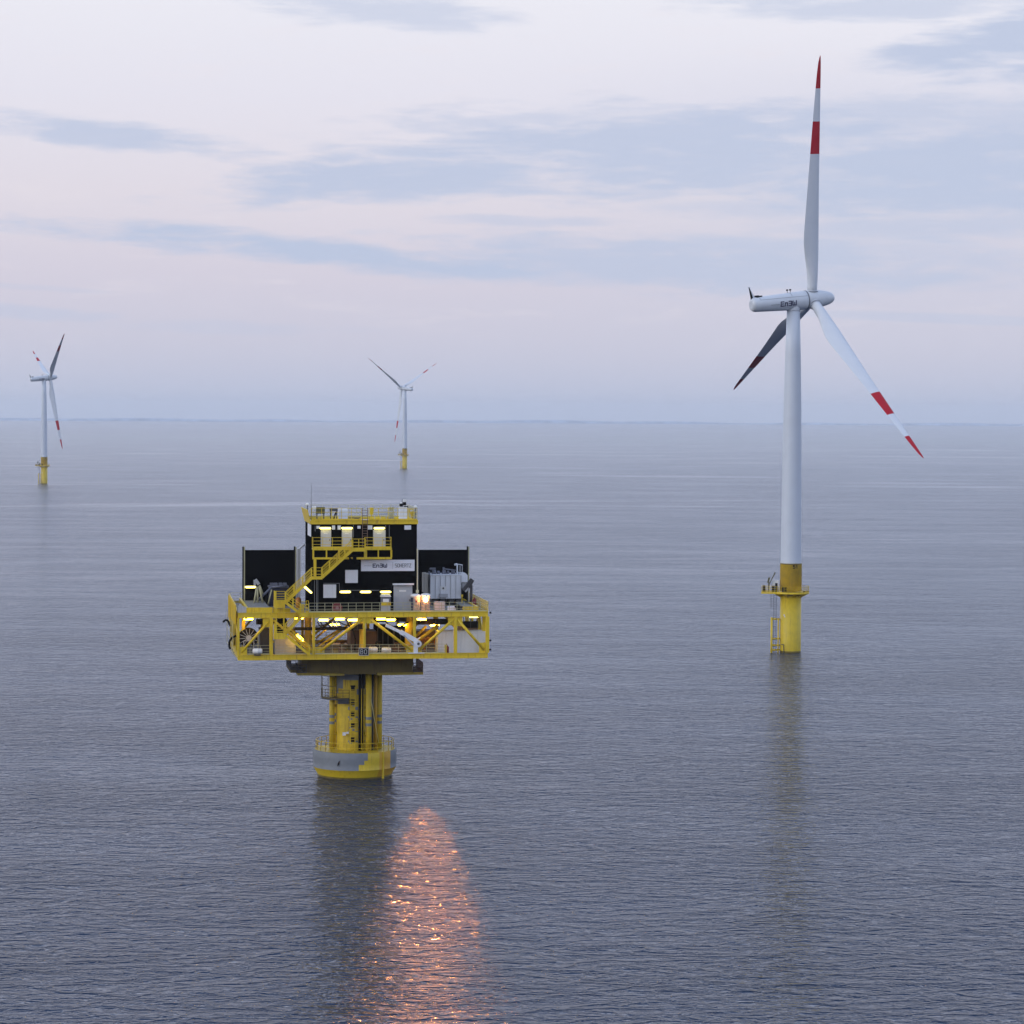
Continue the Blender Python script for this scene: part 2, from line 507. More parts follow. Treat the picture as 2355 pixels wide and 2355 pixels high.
# ------------------------------------------------------------------ sea, far coast, haze
def sea_material():
    m = bpy.data.materials.new('grey_blue_sea')
    m.use_nodes = True
    t = NT(m.node_tree)
    bs = m.node_tree.nodes['Principled BSDF']
    co = t.n('ShaderNodeTexCoord').outputs['Object']
    def mapped(sx, sy, rot=0.0, off=0.0):
        mp = t.n('ShaderNodeMapping')
        mp.inputs['Scale'].default_value = (sx, sy, 1)
        mp.inputs['Rotation'].default_value = (0, 0, rot)
        mp.inputs['Location'].default_value = (off, off * .7, 0)
        t.put(mp.inputs[0], co)
        return mp.outputs[0]
    # wind slicks: long calm streaks, and gust patches
    slick = t.noise(mapped(0.0022, 0.0075, 0.10), 1.0, 4.0, 0.55, 1.6)
    calm = t.ss(slick, 0.54, 0.74)
    gust = t.noise(mapped(0.012, 0.03, -0.1, 5.0), 1.0, 3.0, 0.55, 0.3)
    amp = t.m('MULTIPLY', t.m('SUBTRACT', 1.0, t.m('MULTIPLY', calm, 0.60)),
              t.m('ADD', 0.62, t.m('MULTIPLY', t.ss(gust, 0.3, 0.7), 0.72)))
    w1 = t.noise(mapped(0.72, 1.25, 0.06), 1.0, 2.0, 0.55, 0.5)         # ripples about a metre long
    w2 = t.noise(mapped(0.19, 0.36, -0.05, 9.0), 1.0, 2.0, 0.5, 0.4)    # wavelets of a few metres
    w3 = t.noise(mapped(0.03, 0.075, 0.12, 21.0), 1.0, 2.0, 0.5, 0.2)  # low swell
    w25 = t.noise(mapped(0.06, 0.12, 0.08, 33.0), 1.0, 3.0, 0.6, 0.4)   # short wind sea
    w0 = t.noise(mapped(1.5, 3.2, 0.1, 2.0), 1.0, 1.0, 0.5, 0.0)        # small ripples
    def crest(w, p):                       # rounded troughs, sharp crests
        r = t.m('SUBTRACT', 1.0, t.m('ABSOLUTE', t.m('MULTIPLY_ADD', w, 2.0, -1.0)))
        return t.m('POWER', r, p)
    h = t.m('ADD', t.m('MULTIPLY', crest(w1, 6.0), 0.20), t.m('MULTIPLY', crest(w2, 6.0), 0.46))
    h = t.m('ADD', h, t.m('MULTIPLY', w0, 0.02))
    h = t.m('ADD', h, t.m('MULTIPLY', w1, 0.13))
    h = t.m('ADD', h, t.m('MULTIPLY', crest(w25, 5.0), 0.30))
    ln = t.n('ShaderNodeVectorMath', operation='LENGTH')
    t.put(ln.inputs[0], co)
    off = t.m('SUBTRACT', 1.12, t.m('ADD', t.m('MULTIPLY', t.ss(ln.outputs['Value'], 220, 750), 0.58),
                                    t.m('MULTIPLY', t.ss(ln.outputs['Value'], 700, 3500), 0.22)))      # the water grows calmer farther out
    h = t.m('MULTIPLY', t.m('MULTIPLY', h, amp), off)
    h = t.m('ADD', h, t.m('MULTIPLY', w3, 1.5))
    bp = t.n('ShaderNodeBump')
    bp.inputs['Strength'].default_value = 1.0
    bp.inputs['Distance'].default_value = 1.0
    t.put(bp.inputs['Height'], h)
    t.put(bs.inputs['Normal'], bp.outputs[0])
    bs.inputs['Base Color'].default_value = (0.010, 0.025, 0.060, 1)
    chop = t.m('ADD', 0.15, t.m('MULTIPLY', t.ss(ln.outputs['Value'], 290, 520), 0.07))      # fine chop too small to see
    t.put(bs.inputs['Roughness'], t.m('SUBTRACT', chop, t.m('MULTIPLY', calm, 0.06)))
    bs.inputs['IOR'].default_value = 1.4
    return m


COAST_D = 15100.0
sea_mb = MB()
ring = [0.0, 60, 120, 200, 300, 450, 700, 1100, 1800, 3000, 5000, 8000, 12000, COAST_D + 250]
NS = 72
pv = [(0, 0, 0)]
fv = []
for r in ring[1:]:
    for k in range(NS):
        pv.append((r * cos(2 * pi * k / NS), r * sin(2 * pi * k / NS), 0))
for k in range(NS):
    fv.append((0, 1 + k, 1 + (k + 1) % NS))
for i in range(len(ring) - 2):
    for k in range(NS):
        a0 = 1 + i * NS
        fv.append((a0 + k, a0 + NS + k, a0 + NS + (k + 1) % NS, a0 + (k + 1) % NS))
sea_mb.add(pv, fv)
sea = sea_mb.build('sea', sea_material())
tag(sea, kind='structure')

# low wooded shore along the horizon: an uneven ridge of real width
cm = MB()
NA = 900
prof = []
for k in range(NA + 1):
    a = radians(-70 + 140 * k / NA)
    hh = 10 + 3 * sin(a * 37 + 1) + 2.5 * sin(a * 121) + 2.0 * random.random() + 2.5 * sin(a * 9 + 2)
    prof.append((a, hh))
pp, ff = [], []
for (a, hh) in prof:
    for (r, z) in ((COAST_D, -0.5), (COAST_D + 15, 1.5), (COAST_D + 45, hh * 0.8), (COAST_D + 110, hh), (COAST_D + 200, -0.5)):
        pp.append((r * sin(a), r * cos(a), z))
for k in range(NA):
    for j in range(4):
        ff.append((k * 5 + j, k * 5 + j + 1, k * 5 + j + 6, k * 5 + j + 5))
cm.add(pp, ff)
coast = cm.build('far_shore_land', mat('haze_paled_shore', (0.42, 0.47, 0.56), 0.9, var=0.4, vscale=0.02))  # distance haze is painted into the shore's pale blue-grey colour
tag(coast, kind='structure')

# thin sea haze: one closed box round everything
hz = MB().box((-16500, -2500, -1.0), (16500, 16500, 122.0))
hm = bpy.data.materials.new('thin_sea_haze')
hm.use_nodes = True
hm.node_tree.nodes.clear()
vol = hm.node_tree.nodes.new('ShaderNodeVolumePrincipled')
vol.inputs['Color'].default_value = (0.88, 0.94, 1.0, 1)
vol.inputs['Density'].default_value = 0.00006
vol.inputs['Anisotropy'].default_value = 0.75
ho = hm.node_tree.nodes.new('ShaderNodeOutputMaterial')
hm.node_tree.links.new(vol.outputs[0], ho.inputs['Volume'])
haze = hz.build('haze', hm)
tag(haze, kind='stuff')


# ------------------------------------------------------------------ wind turbines
def px_ray(px, py):
    d = Vector(((px - CX) / F, -(py - CY) / F, -1.0))
    return (CAM_M.to_3x3() @ d).normalized()


def heading_of(px):
    d = px_ray(px, 950)
    return atan2(d.x, d.y)


def blade_mesh():
    mb = MB()
    # r, chord, thickness ratio, share of chord ahead of the pitch axis, twist in degrees
    st = [(0.0, 1.9, 1.0, .5, 0), (1.2, 1.9, 1.0, .5, 0), (2.6, 2.0, .92, .49, 1), (4.5, 2.35, .70, .44, 3), (7.0, 2.95, .45, .36, 6), (9.5, 3.32, .33, .31, 8),
          (11.5, 3.30, .29, .295, 8), (15, 2.98, .26, .29, 6.5), (20, 2.52, .23, .28, 4.5), (25, 2.12, .21, .275, 3), (30, 1.76, .20, .27, 2),
          (35, 1.38, .18, .265, 1), (39, 1.06, .17, .26, 0.5), (42, .82, .17, .26, 0), (44.2, .55, .17, .27, 0), (45.2, .28, .18, .30, 0), (45.6, .08, .2, .35, 0)]
    n = 24
    p = []
    for (r, c, tr, le, tw) in [(q[0] * BLADE_L / 45.6,) + q[1:] for q in st]:
        for k in range(n):
            g = 2 * pi * k / n
            xx = 0.5 * (1 + cos(g))                    # 1 = trailing edge, 0 = leading edge
            if tr > 0.9:
                yy = 0.5 * sin(g)
            else:
                yt = 5 * tr * (0.2969 * sqrt(max(xx, 0)) - 0.1260 * xx - 0.3516 * xx ** 2 + 0.2843 * xx ** 3 - 0.1015 * xx ** 4)
                w = max(0.0, min(1.0, (tr - 0.33) / 0.6))
                yy = (yt * (1 if sin(g) >= 0 else -1)) * (1 - w) + w * 0.5 * tr * sin(g)
                if abs(sin(g)) < 1e-6:
                    yy = 0.0
            X, Y = (le - xx) * c, yy * c
            a = radians(tw)
            p.append((X * cos(a) - Y * sin(a), X * sin(a) + Y * cos(a), r))
    fs = []
    for i in range(len(st) - 1):
        for k in range(n):
            fs.append((i * n + k, i * n + (k + 1) % n, (i + 1) * n + (k + 1) % n, (i + 1) * n + k))
    fs += [tuple(range(n)), tuple((len(st) - 1) * n + k for k in range(n))]
    mb.add(p, fs, [True] * (len(fs) - 2) + [False, False])
    return mb.mesh('blade', BLADEM)


HZ = 66.75          # hub height at the tower axis
PROF_NAC = [(0.75, -8.95), (1.05, -8.85), (1.25, -8.6), (1.36, -8.2), (1.42, -7.0), (1.52, -4.5), (1.63, -2.0), (1.74, 0.2), (1.78, 1.6), (1.78, 2.45), (1.70, 2.56)]
PROF_HUB = [(1.68, 2.60), (1.76, 2.66), (1.76, 3.2), (1.72, 4.6), (1.62, 5.5), (1.45, 6.5), (1.2, 7.5), (0.95, 8.05), (0.66, 8.4), (0.3, 8.56), (0.05, 8.6)]


def nac_r(x):
    for (r0, x0), (r1, x1) in zip(PROF_NAC[:-1], PROF_NAC[1:]):
        if x0 <= x <= x1:
            return r0 + (r1 - r0) * (x - x0) / (x1 - x0)
    return 1.4


TURB_PARTS = {}


def turbine_meshes():
    T = TURB_PARTS
    T['blade'] = blade_mesh()
    m = MB().lathe([(1.98, 17.0), (1.96, 17.15), (1.94, 19), (1.87, 28), (1.79, 38), (1.66, 48), (1.47, 57), (1.24, 64.9)], n=48)
    T['tower'] = m.mesh('tower', TOWERW)
    m = MB().lathe([(1.26, 64.86), (1.26, 65.0)], n=40).lathe([(1.245, 45.0), (1.25, 45.0)], n=8)
    m = MB().lathe([(1.27, 64.84), (1.27, 65.02), (1.3, 65.4), (1.45, 66.0)], n=40)
    T['yaw_ring'] = m.mesh('yaw_ring', NACW)
    m = MB().lathe([(1.99, -3.0), (1.99, 0.0)], n=48)
    m = MB().lathe([(2.0, -3.0), (2.0, 0.35), (2.0, 11.0)], n=48, mfn=lambda g, h: 1 if h < 0.4 else 0)
    T['foundation'] = m.mesh('foundation_pile', [YELT, mat('wet_dark_yellow', (0.16, 0.12, 0.02), 0.3, var=0.2)])
    m = MB().lathe([(2.06, 11.7), (2.06, 16.85), (2.09, 16.86), (2.09, 17.0)], n=48, mfn=lambda g, h: 1 if h > 16.855 else 0)
    T['transition'] = m.mesh('transition_piece', [OCH, DGREY])
    # round work platform with an arm to the left
    m = MB().lathe([(3.45, 11.22), (3.5, 11.25), (3.5, 11.48), (3.45, 11.5)], n=40)
    m.hexa([(-5.6, -1.6, 11.24), (-2.6, -2.3, 11.24), (-2.6, 1.6, 11.24), (-5.6, 1.0, 11.24),
            (-5.6, -1.6, 11.47), (-2.6, -2.3, 11.47), (-2.6, 1.6, 11.47), (-5.6, 1.0, 11.47)])
    for k in range(10):
        g = 2 * pi * k / 10
        m.hexa([(2.0 * cos(g - .03), 2.0 * sin(g - .03), 10.5), (2.0 * cos(g + .03), 2.0 * sin(g + .03), 10.5), (2.05 * cos(g + .03), 2.05 * sin(g + .03), 10.5), (2.05 * cos(g - .03), 2.05 * sin(g - .03), 10.5),
                (2.0 * cos(g - .03), 2.0 * sin(g - .03), 11.23), (2.0 * cos(g + .03), 2.0 * sin(g + .03), 11.23), (3.35 * cos(g + .02), 3.35 * sin(g + .02), 11.23), (3.35 * cos(g - .02), 3.35 * sin(g - .02), 11.23)])
    T['deck'] = m.mesh('work_platform', YEL)
    m = MB()
    pts = []
    for k in range(0, 31):
        g = radians(-140 + 280 * k / 30)
        pts.append((3.42 * cos(g), 3.42 * sin(g), 11.5))
    m.rail(pts, 1.15, 1.3, toe=True)
    m.rail([pts[0], (-5.5, -1.55, 11.5), (-5.5, 0.95, 11.5), pts[-1]], 1.15, 1.2)
    T['railing'] = m.mesh('railing', YEL)
    m = MB()
    m.bar((-4.15, -1.2, 11.48), (-4.15, -1.2, 13.4), 0.24)
    m.bar((-4.15, -1.2, 12.9), (-3.0, -1.3, 15.2), 0.17)
    m.bar((-4.35, -1.2, 13.3), (-4.05, -1.2, 14.3), 0.34)
    m.box((-3.12, -1.42, 15.0), (-2.92, -1.18, 15.35))
    m.bar((-3.02, -1.3, 15.1), (-3.02, -1.3, 14.6), 0.03)
    T['davit'] = m.mesh('davit_crane', mat('dark_olive_crane', (0.10, 0.09, 0.03), 0.5))
    T['cabinets'] = [MB().box(p, q).mesh('equipment_cabinet', BLACKM) for p, q in (((-3.6, -1.9, 11.49), (-3.05, -1.35, 12.75)), ((-2.95, -2.1, 11.49), (-2.5, -1.7, 13.3)),
                     ((-5.3, -0.9, 11.49), (-4.8, -0.2, 12.7)), ((-1.65, -3.18, 11.7), (-0.72, -2.8, 12.62)), ((2.3, -1.9, 11.49), (2.7, -1.5, 11.8)))]
    m = MB().box((-3.5, -0.9, 11.49), (-2.3, -0.4, 13.75))
    T['shelter'] = m.mesh('white_shelter', WHITE)
    # boat landing: two fenders, ladder, stubs to the pile
    m = MB()
    for y in (-1.35, 0.35):
        m.tube((-3.55, y, -2.5), (-3.55, y, 6.6), 0.2, n=12)
        for z in (6.35, 2.6, 1.35, 0.45):
            m.tube((-3.55, y, z), (-1.9, y * 0.4, z), 0.12, n=8)
    for z in (6.35, 2.6, 1.35, 0.45):
        m.tube((-3.55, -1.35, z), (-3.55, 0.35, z), 0.1, n=8)
    m.tube((-2.3, -1.0, -2.0), (-2.3, -1.0, 6.4), 0.13, n=10)
    T['landing'] = m.mesh('boat_landing', YEL)
    m = MB().ladder((-2.95, -0.9, -1.0), (-2.95, -0.9, 11.3), (0.8, -0.6, 0), 0.6, 0.42, 0.035)
    m.ladder((-3.45, -1.2, 8.4), (-3.45, -1.2, 11.25), (1, -.2, 0), 0.55, 0.45, 0.04)
    T['ladder'] = m.mesh('ladder', DGREY)
    m = MB().bar((-1.25, -1.85, -1), (-1.25, -1.85, 1.6), 0.12).bar((-1.25, -1.85, 1.6), (-1.7, -1.75, 1.62), 0.12)
    T['pipe'] = m.mesh('cable_pipe', DGREY)
    m = MB()
    lettering(m, '51', 0.42, 16.15, 0.36, 0.56, 0.14, 0.13, lambda x, z, o=0: (x, -sqrt(max(0, 2.06 ** 2 - x * x)) - 0.03 - 0.05 * o, z))
    T['number'] = m.mesh('lettering', BLACKM)
    m = MB()
    m.box((-1.32, -1.70, 7.05), (-1.12, -1.60, 7.35)); m.box((-1.18, -1.74, 6.8), (-1.0, -1.64, 7.05))
    T['plate'] = m.mesh('small_plate', [WHITE])
    # nacelle (axis X, nose towards +X)
    m = MB().lathe(PROF_NAC, n=48, axis='X')
    T['nacelle'] = m.mesh('nacelle', NACW)
    m = MB().lathe([(1.0, -7.35), (1.0, -7.3)], n=3, axis='X')
    m = MB()
    for zc in (0.78,):
        xs = [-7.4, -5, -2.5, 0, 2.3]
        for a, b in zip(xs[:-1], xs[1:]):
            pa = nac_r(a); pb = nac_r(b)
            for s in (-1, 1):
                m.bar((a, s * (sqrt(pa ** 2 - zc ** 2) + .004), zc), (b, s * (sqrt(pb ** 2 - zc ** 2) + .004), zc), 0.05, 0.05)
    for xr in (-0.9, -7.4):
        rr = nac_r(xr) + 0.006
        q = [(xr, rr * cos(radians(a)), rr * sin(radians(a))) for a in range(28, 153, 8)]
        for a, b in zip(q[:-1], q[1:]):
            m.bar(a, b, 0.04, 0.04, up=(1, 0, 0))
    T['seams'] = m.mesh('roof_panel_seams', SEAM)
    m = MB().lathe([(1.80, 2.40), (1.83, 2.44), (1.83, 2.52), (1.80, 2.58)], n=48, axis='X')
    T['ring'] = m.mesh('rotor_bearing_ring', SEAM)
    m = MB().prism([(-8.85, .9), (-8.35, 1.1), (-8.75, 2.5), (-9.0, 3.35), (-9.1, 3.35)], -0.06, 0.06)
    T['fin'] = m.mesh('tail_mast', BLACKM)
    m = MB().prism([(-8.34, 1.1), (-7.95, 1.2), (-8.55, 2.4), (-8.93, 3.3), (-8.98, 3.3), (-8.72, 2.5)], -0.05, 0.05)
    m.box((-9.28, -.22, 3.34), (-8.82, .22, 3.42))
    T['finw'] = m.mesh('mast_fairing', NACW)
    m = MB().box((-7.85, -.5, 1.15), (-7.35, .5, 1.72)).box((-7.348, -.35, 1.3), (-6.6, .35, 1.62))
    T['hatch'] = m.mesh('roof_hatch', BLACKM)
    T['sensors'] = [MB().tube((xx, 0, 1.4), (xx, 0, 2.15), 0.05, n=6).box((xx - .15, -.15, 2.05), (xx + .15, .15, 2.33)).mesh('roof_sensor', BLACKM) for xx in (-1.15, -0.5)]
    def side(x, z, o=0.0):
        r = nac_r(x)
        return (x, -sqrt(max(0.01, r * r - z * z)) - 0.06 - 0.05 * o, z)
    m = MB()
    xe = -3.4
    for ch, w in (('E', .58), ('n', .50), ('3', .55), ('W', .68)):
        lettering(m, ch, xe, -0.74, w, 0.80, 0, 0.18, side)
        xe += w + 0.27
    T['text'] = m.mesh('lettering', NAVY)
    m = MB().bar(side(-5.5, -.36), side(-3.65, -.36), 0.07, 0.03, up=(0, -1, 0))
    T['text_line'] = m.mesh('lettering_line', GREYL)
    m = MB().lathe(PROF_HUB, n=48, axis='X')
    T['hub'] = m.mesh('rotor_hub', NACW)
    m = MB().lathe([(1.06, 1.25), (1.12, 1.3), (1.12, 1.72), (1.02, 1.78)], n=32)
    T['collar'] = m.mesh('blade_root_collar', NACW)
    m = MB().lathe([(1.14, 1.55), (1.14, 1.70)], n=32)
    T['root_seal'] = m.mesh('blade_root_seal', SEAM)


turbine_meshes()


def add_part(name, mesh, parent, mtx=None):
    o = bpy.data.objects.new(name, mesh)
    COL.objects.link(o)
    o.parent = parent
    if mtx is not None:
        o.matrix_local = mtx
    return o


def wind_turbine(px, dist, axis_az, thetas, label):
    """px: picture column of the tower base, dist: metres along the view axis, axis_az: compass heading of the rotor nose"""
    h = heading_of(px)
    root = bpy.data.objects.new('wind_turbine', None)
    COL.objects.link(root)
    d = px_ray(px, 950)
    root.location = (d.x / d.y * dist, dist, 0)
    root.rotation_euler = (0, 0, -h)
    tag(root, label, 'wind turbine', 'wind turbines standing in the sea')
    T = TURB_PARTS
    f = add_part('foundation_pile', T['foundation'], root)
    add_part('cable_pipe', T['pipe'], f)
    add_part('small_plate', T['plate'], f)
    bl = add_part('boat_landing', T['landing'], root)
    add_part('ladder', T['ladder'], bl)
    tp = add_part('transition_piece', T['transition'], root)
    add_part('lettering', T['number'], tp)
    wp = add_part('work_platform', T['deck'], root)
    add_part('railing', T['railing'], wp)
    add_part('davit_crane', T['davit'], wp)
    for cb_ in T['cabinets']:
        add_part('equipment_cabinet', cb_, wp)
    add_part('shelter', T['shelter'], wp)
    tw = add_part('tower', T['tower'], root)
    add_part('yaw_ring', T['yaw_ring'], tw)
    yaw = (pi / 2 - axis_az) + h          # nose heading seen in the root's frame
    M = Matrix.Translation((0, 0, HZ)) @ Matrix.Rotation(yaw, 4, 'Z') @ Matrix.Rotation(radians(-6), 4, 'Y')
    nc = add_part('nacelle', T['nacelle'], root, M)
    for nm, key in (('roof_panel_seams', 'seams'), ('rotor_bearing_ring', 'ring'), ('tail_mast', 'fin'), ('mast_fairing', 'finw'),
                    ('roof_hatch', 'hatch'), ('lettering', 'text'), ('lettering_line', 'text_line')):
        add_part(nm, T[key], nc)
    for sn_ in T['sensors']:
        add_part('roof_sensor', sn_, nc)
    add_part('rotor_hub', T['hub'], root, M)
    for th in thetas:
        B = M @ Matrix.Translation((3.85, 0, 0)) @ Matrix.Rotation(radians(th), 4, 'X') @ Matrix.Rotation(radians(2.5), 4, 'Y')
        b = add_part('blade', T['blade'], root, B @ Matrix.Translation((0, 0, 1.4)))
        c = add_part('blade_root_collar', T['collar'], b, Matrix.Translation((0, 0, -1.4)))
        c = add_part('blade_root_seal', T['root_seal'], b, Matrix.Translation((0, 0, -1.4)))
    return root


wind_turbine(1822.5, 483.5, radians(69.8), (10, 131, 248),
             'large near white wind turbine on a yellow pile, one blade pointing straight up')
wind_turbine(101.5, 1608, radians(64.5), (54, 174, -67),
             'small white wind turbine at the far left, behind and left of the yellow platform')
wind_turbine(931, 2115, radians(-46), (-58, 62, 182),
             'smallest and farthest white wind turbine, beyond the yellow platform, rotor opened like a Y')


# ------------------------------------------------------------------ substation platform
PD = 315.8                                   # distance of the column axis along the view direction
PH = heading_of(818.4)
PA = radians(5.5) - PH                       # turn of the platform about the vertical
_d = px_ray(818.4, 950)
PO = Vector((_d.x / _d.y * PD, PD, 0.0))
EX = Vector((cos(PA), sin(PA), 0.0))
EY = Vector((-sin(PA), cos(PA), 0.0))
CAMP = Vector((0, 0, EYE))


def loc(px, py, v):
    """platform coordinates (u, v, z) of what the photograph shows at px, py when it stands in the plane v"""
    d = px_ray(px, py)
    k = (v - (CAMP - PO).dot(EY)) / d.dot(EY)
    p = CAMP + d * k - PO
    return Vector((p.dot(EX), v, p.z))


def U(px, v, py=1400):
    return loc(px, py, v).x


def Zp(py, v, px=818):
    return loc(px, py, v).z


def deck_at(px, py, z):
    """platform coordinates of a point seen at px, py lying at height z"""
    d = px_ray(px, py)
    p = CAMP + d * ((z - EYE) / d.z) - PO
    return Vector((p.dot(EX), p.dot(EY), z))


def world_of(p):
    return PO + EX * p[0] + EY * p[1] + Vector((0, 0, p[2]))


def thing(name, label, cat, base, group=None):
    o = bpy.data.objects.new(name, None)
    COL.objects.link(o)
    o.empty_display_size = 0.3
    o.location = world_of(base)
    o.rotation_euler = (0, 0, PA)
    BASE[o.name] = tuple(base)
    return tag(o, label, cat, group)


def single(mb, name, mats, label, cat, base, group=None):
    o = mb.build(name, mats, None, base)
    o.location = world_of(base)
    o.rotation_euler = (0, 0, PA)
    return tag(o, label, cat, group)


def dup(root, base, label, rz=0.0, tilt=0.0):
    r = root.copy()
    COL.objects.link(r)
    r.location = world_of(base)
    r.rotation_euler = (0, tilt, PA + rz)
    r['label'] = label
    BASE[r.name] = tuple(base)
    for ch in list(root.children):
        c = ch.copy()
        COL.objects.link(c)
        c.parent = r
        for g in list(ch.children):
            e = g.copy()
            COL.objects.link(e)
            e.parent = c
    return r


VF, VB = -9.5, 8.5
ZT = Zp(1408.5, VF)                          # upper deck
ZB = Zp(1504.5, VF)                          # top of the lower beam
UL, UR = U(547, VF), U(1122, VF)
print('platform', UL, UR, ZT, ZB)

plat = thing('offshore_platform', 'yellow steel offshore platform with truss decks on one thick column in the sea', 'offshore platform', (0, 0, 0))

# --- base collar and ice cone
RC = 5.19
def collar_mat(g, h):
    # g counted from +u anticlockwise; phi from the camera-side front towards +u
    phi = math.degrees(math.atan2(cos(g), -sin(g))) - 5.5 + 11.0
    if h < 0.10:
        return 3
    if h < 1.12:
        return 1 if 35.6 < phi < 150 else 0
    if phi < -150 or phi > 150:
        return 0
    if phi > 57:
        return 2
    if phi > 35.6:
        return 1
    lim = 16.8 if h > 2.35 else (13.6 if h > 1.85 else 5.8)
    return 2 if phi < lim else 0
m = MB().lathe([(4.62, -3.0), (4.63, 0.0), (4.64, 0.19), (5.15, 1.02), (RC, 1.10), (RC + .03, 1.13), (RC, 1.16), (RC, 1.86), (RC, 2.36), (RC, 3.2), (RC - .05, 3.26), (RC - .2, 3.26)],
               n=144, mfn=collar_mat)
col = m.build('base_collar', [YELT, RUSTY, PRIMER, bpy.data.materials['wet_dark_yellow']], plat)
m = MB().lathe([(RC - .2, 3.0), (RC - .2, 3.2), (2.0, 3.22)], n=72)
m.build('collar_deck', DECKM, col)
m = MB()
pts = [((RC - .35) * cos(radians(a)), (RC - .35) * sin(radians(a)), 3.26) for a in range(0, 361, 12)]
m.rail(pts, 1.15, 1.0, r=0.035, bars=2, toe=False)
m.build('railing', YEL, col)
m = MB()
a = radians(-90 + 36.5)
m.box((-.1, -.1, -1.5), (.1, .1, 3.3))
mm = Matrix.Translation((RC * cos(a), RC * sin(a), 0)) @ Matrix.Rotation(a, 4, 'Z')
m.v = [tuple(mm @ Vector(q)) for q in m.v]
m.build('fender_rib', YELT, col)
m = MB()
m.prism([(-2.55, 2.05), (-2.3, 2.35), (-2.38, 1.9), (-2.6, 1.65)], -4.72, -4.62)
m.build('scrape_mark_plate', BLACKM, col)

# --- column with primer patches
RM = 2.32
random.seed(3)
def mono_mat(g, h):
    phi = math.degrees(math.atan2(cos(g), -sin(g))) + 5.5
    if h > 12.0:
        return 1
    if 10.9 < h <= 12.0:
        return 1 if not (-40 < phi < 8) else 0
    if 10.2 < h <= 10.9:
        return 1 if phi > 4 or phi < -62 else 0
    for (lo, hi) in ((5.6, 6.2), (7.0, 7.5), (8.3, 8.9), (4.1, 4.5)):
        if lo < h < hi:
            k = int((phi + 180) / 9)
            return 1 if (k * 7 + int(h * 3)) % 3 == 0 and -20 < phi < 60 else 0
    return 0
zs = [3.0 + 0.1 * k for k in range(0, 98)]
m = MB().lathe([(RM, z) for z in zs], n=80, mfn=mono_mat)
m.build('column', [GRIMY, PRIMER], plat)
# J tubes and rods around the column
def jtube(u, v, r, z0, z1, bands=True, name='cable_tube', mt=None):
    m = MB()
    zz = [z0]
    for b in (6.35, 6.7, 7.15, 7.5):
        if bands and z0 < b < z1:
            zz.append(b)
    zz.append(z1)
    pr = [(r, z) for z in zz]
    m.lathe(pr, c=(u, v, 0), n=20, mfn=lambda g, h: 1 if bands and (6.35 < h < 6.7 or 7.15 < h < 7.5) else 0)
    for z in (5.2, 8.6, 11.2):
        q = Vector((u, v, z))
        d = Vector((u, v, 0)).normalized()
        m.tube(q, q - d * (Vector((u, v, 0)).length - RM + 0.1), r * 0.55, n=10)
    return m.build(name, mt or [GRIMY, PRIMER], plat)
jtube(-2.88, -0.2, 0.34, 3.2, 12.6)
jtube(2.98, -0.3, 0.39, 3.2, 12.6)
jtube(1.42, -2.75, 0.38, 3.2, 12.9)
jtube(2.45, -1.35, 0.2, 3.2, 12.6, False, mt=[RUSTY])
jtube(1.98, -1.85, 0.16, 3.2, 12.6, False, mt=[DGREY])
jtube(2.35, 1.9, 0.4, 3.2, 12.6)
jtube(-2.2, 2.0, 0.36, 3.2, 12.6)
for (u, v, r) in ((0.35, -2.55, 0.15), (0.72, -2.62, 0.2)):
    m = MB().tube((u, v, 3.3), (u, v, 14.0), r, n=10)
    m.build('power_cable', BLACKM, plat)
m = MB().tube((0.98, -2.75, 13.6), (2.65, -3.3, 4.3), 0.035, n=6)
m.build('guy_rod', mat('pale_yellow_rod', (0.62, 0.58, 0.25), 0.5), plat)
m = MB().tube((0.55, -2.8, 3.3), (0.55, -2.8, 11.0), 0.04, n=6).tube((0.85, -2.85, 3.3), (0.85, -2.85, 11.0), 0.04, n=6)
m.build('riser_rods', YEL, plat)
m = MB()
m.ladder((-0.52, -2.62, 3.3), (-0.52, -2.62, 11.2), (1, 0, 0), 0.55, 0.34, 0.035)
for z in (5.4, 6.8, 8.1, 9.4):
    m.bar((-1.0, -2.55, z), (0.1, -2.75, z), 0.07)
m.build('ladder', YEL, plat)
m = MB()
for z in (4.3, 6.2, 7.55, 9.0, 10.75):
    MB().box((-0.8, -2.52, z), (-0.2, -2.36, z + 0.62)).build('dark_grating', BLACKM, plat)

m = MB().box((-1.75, -2.35, 5.15), (-1.35, -2.2, 5.55)).box((-1.3, -2.42, 5.35), (-1.0, -2.25, 5.6))
m.build('notice_plate', [SIGNM], plat)
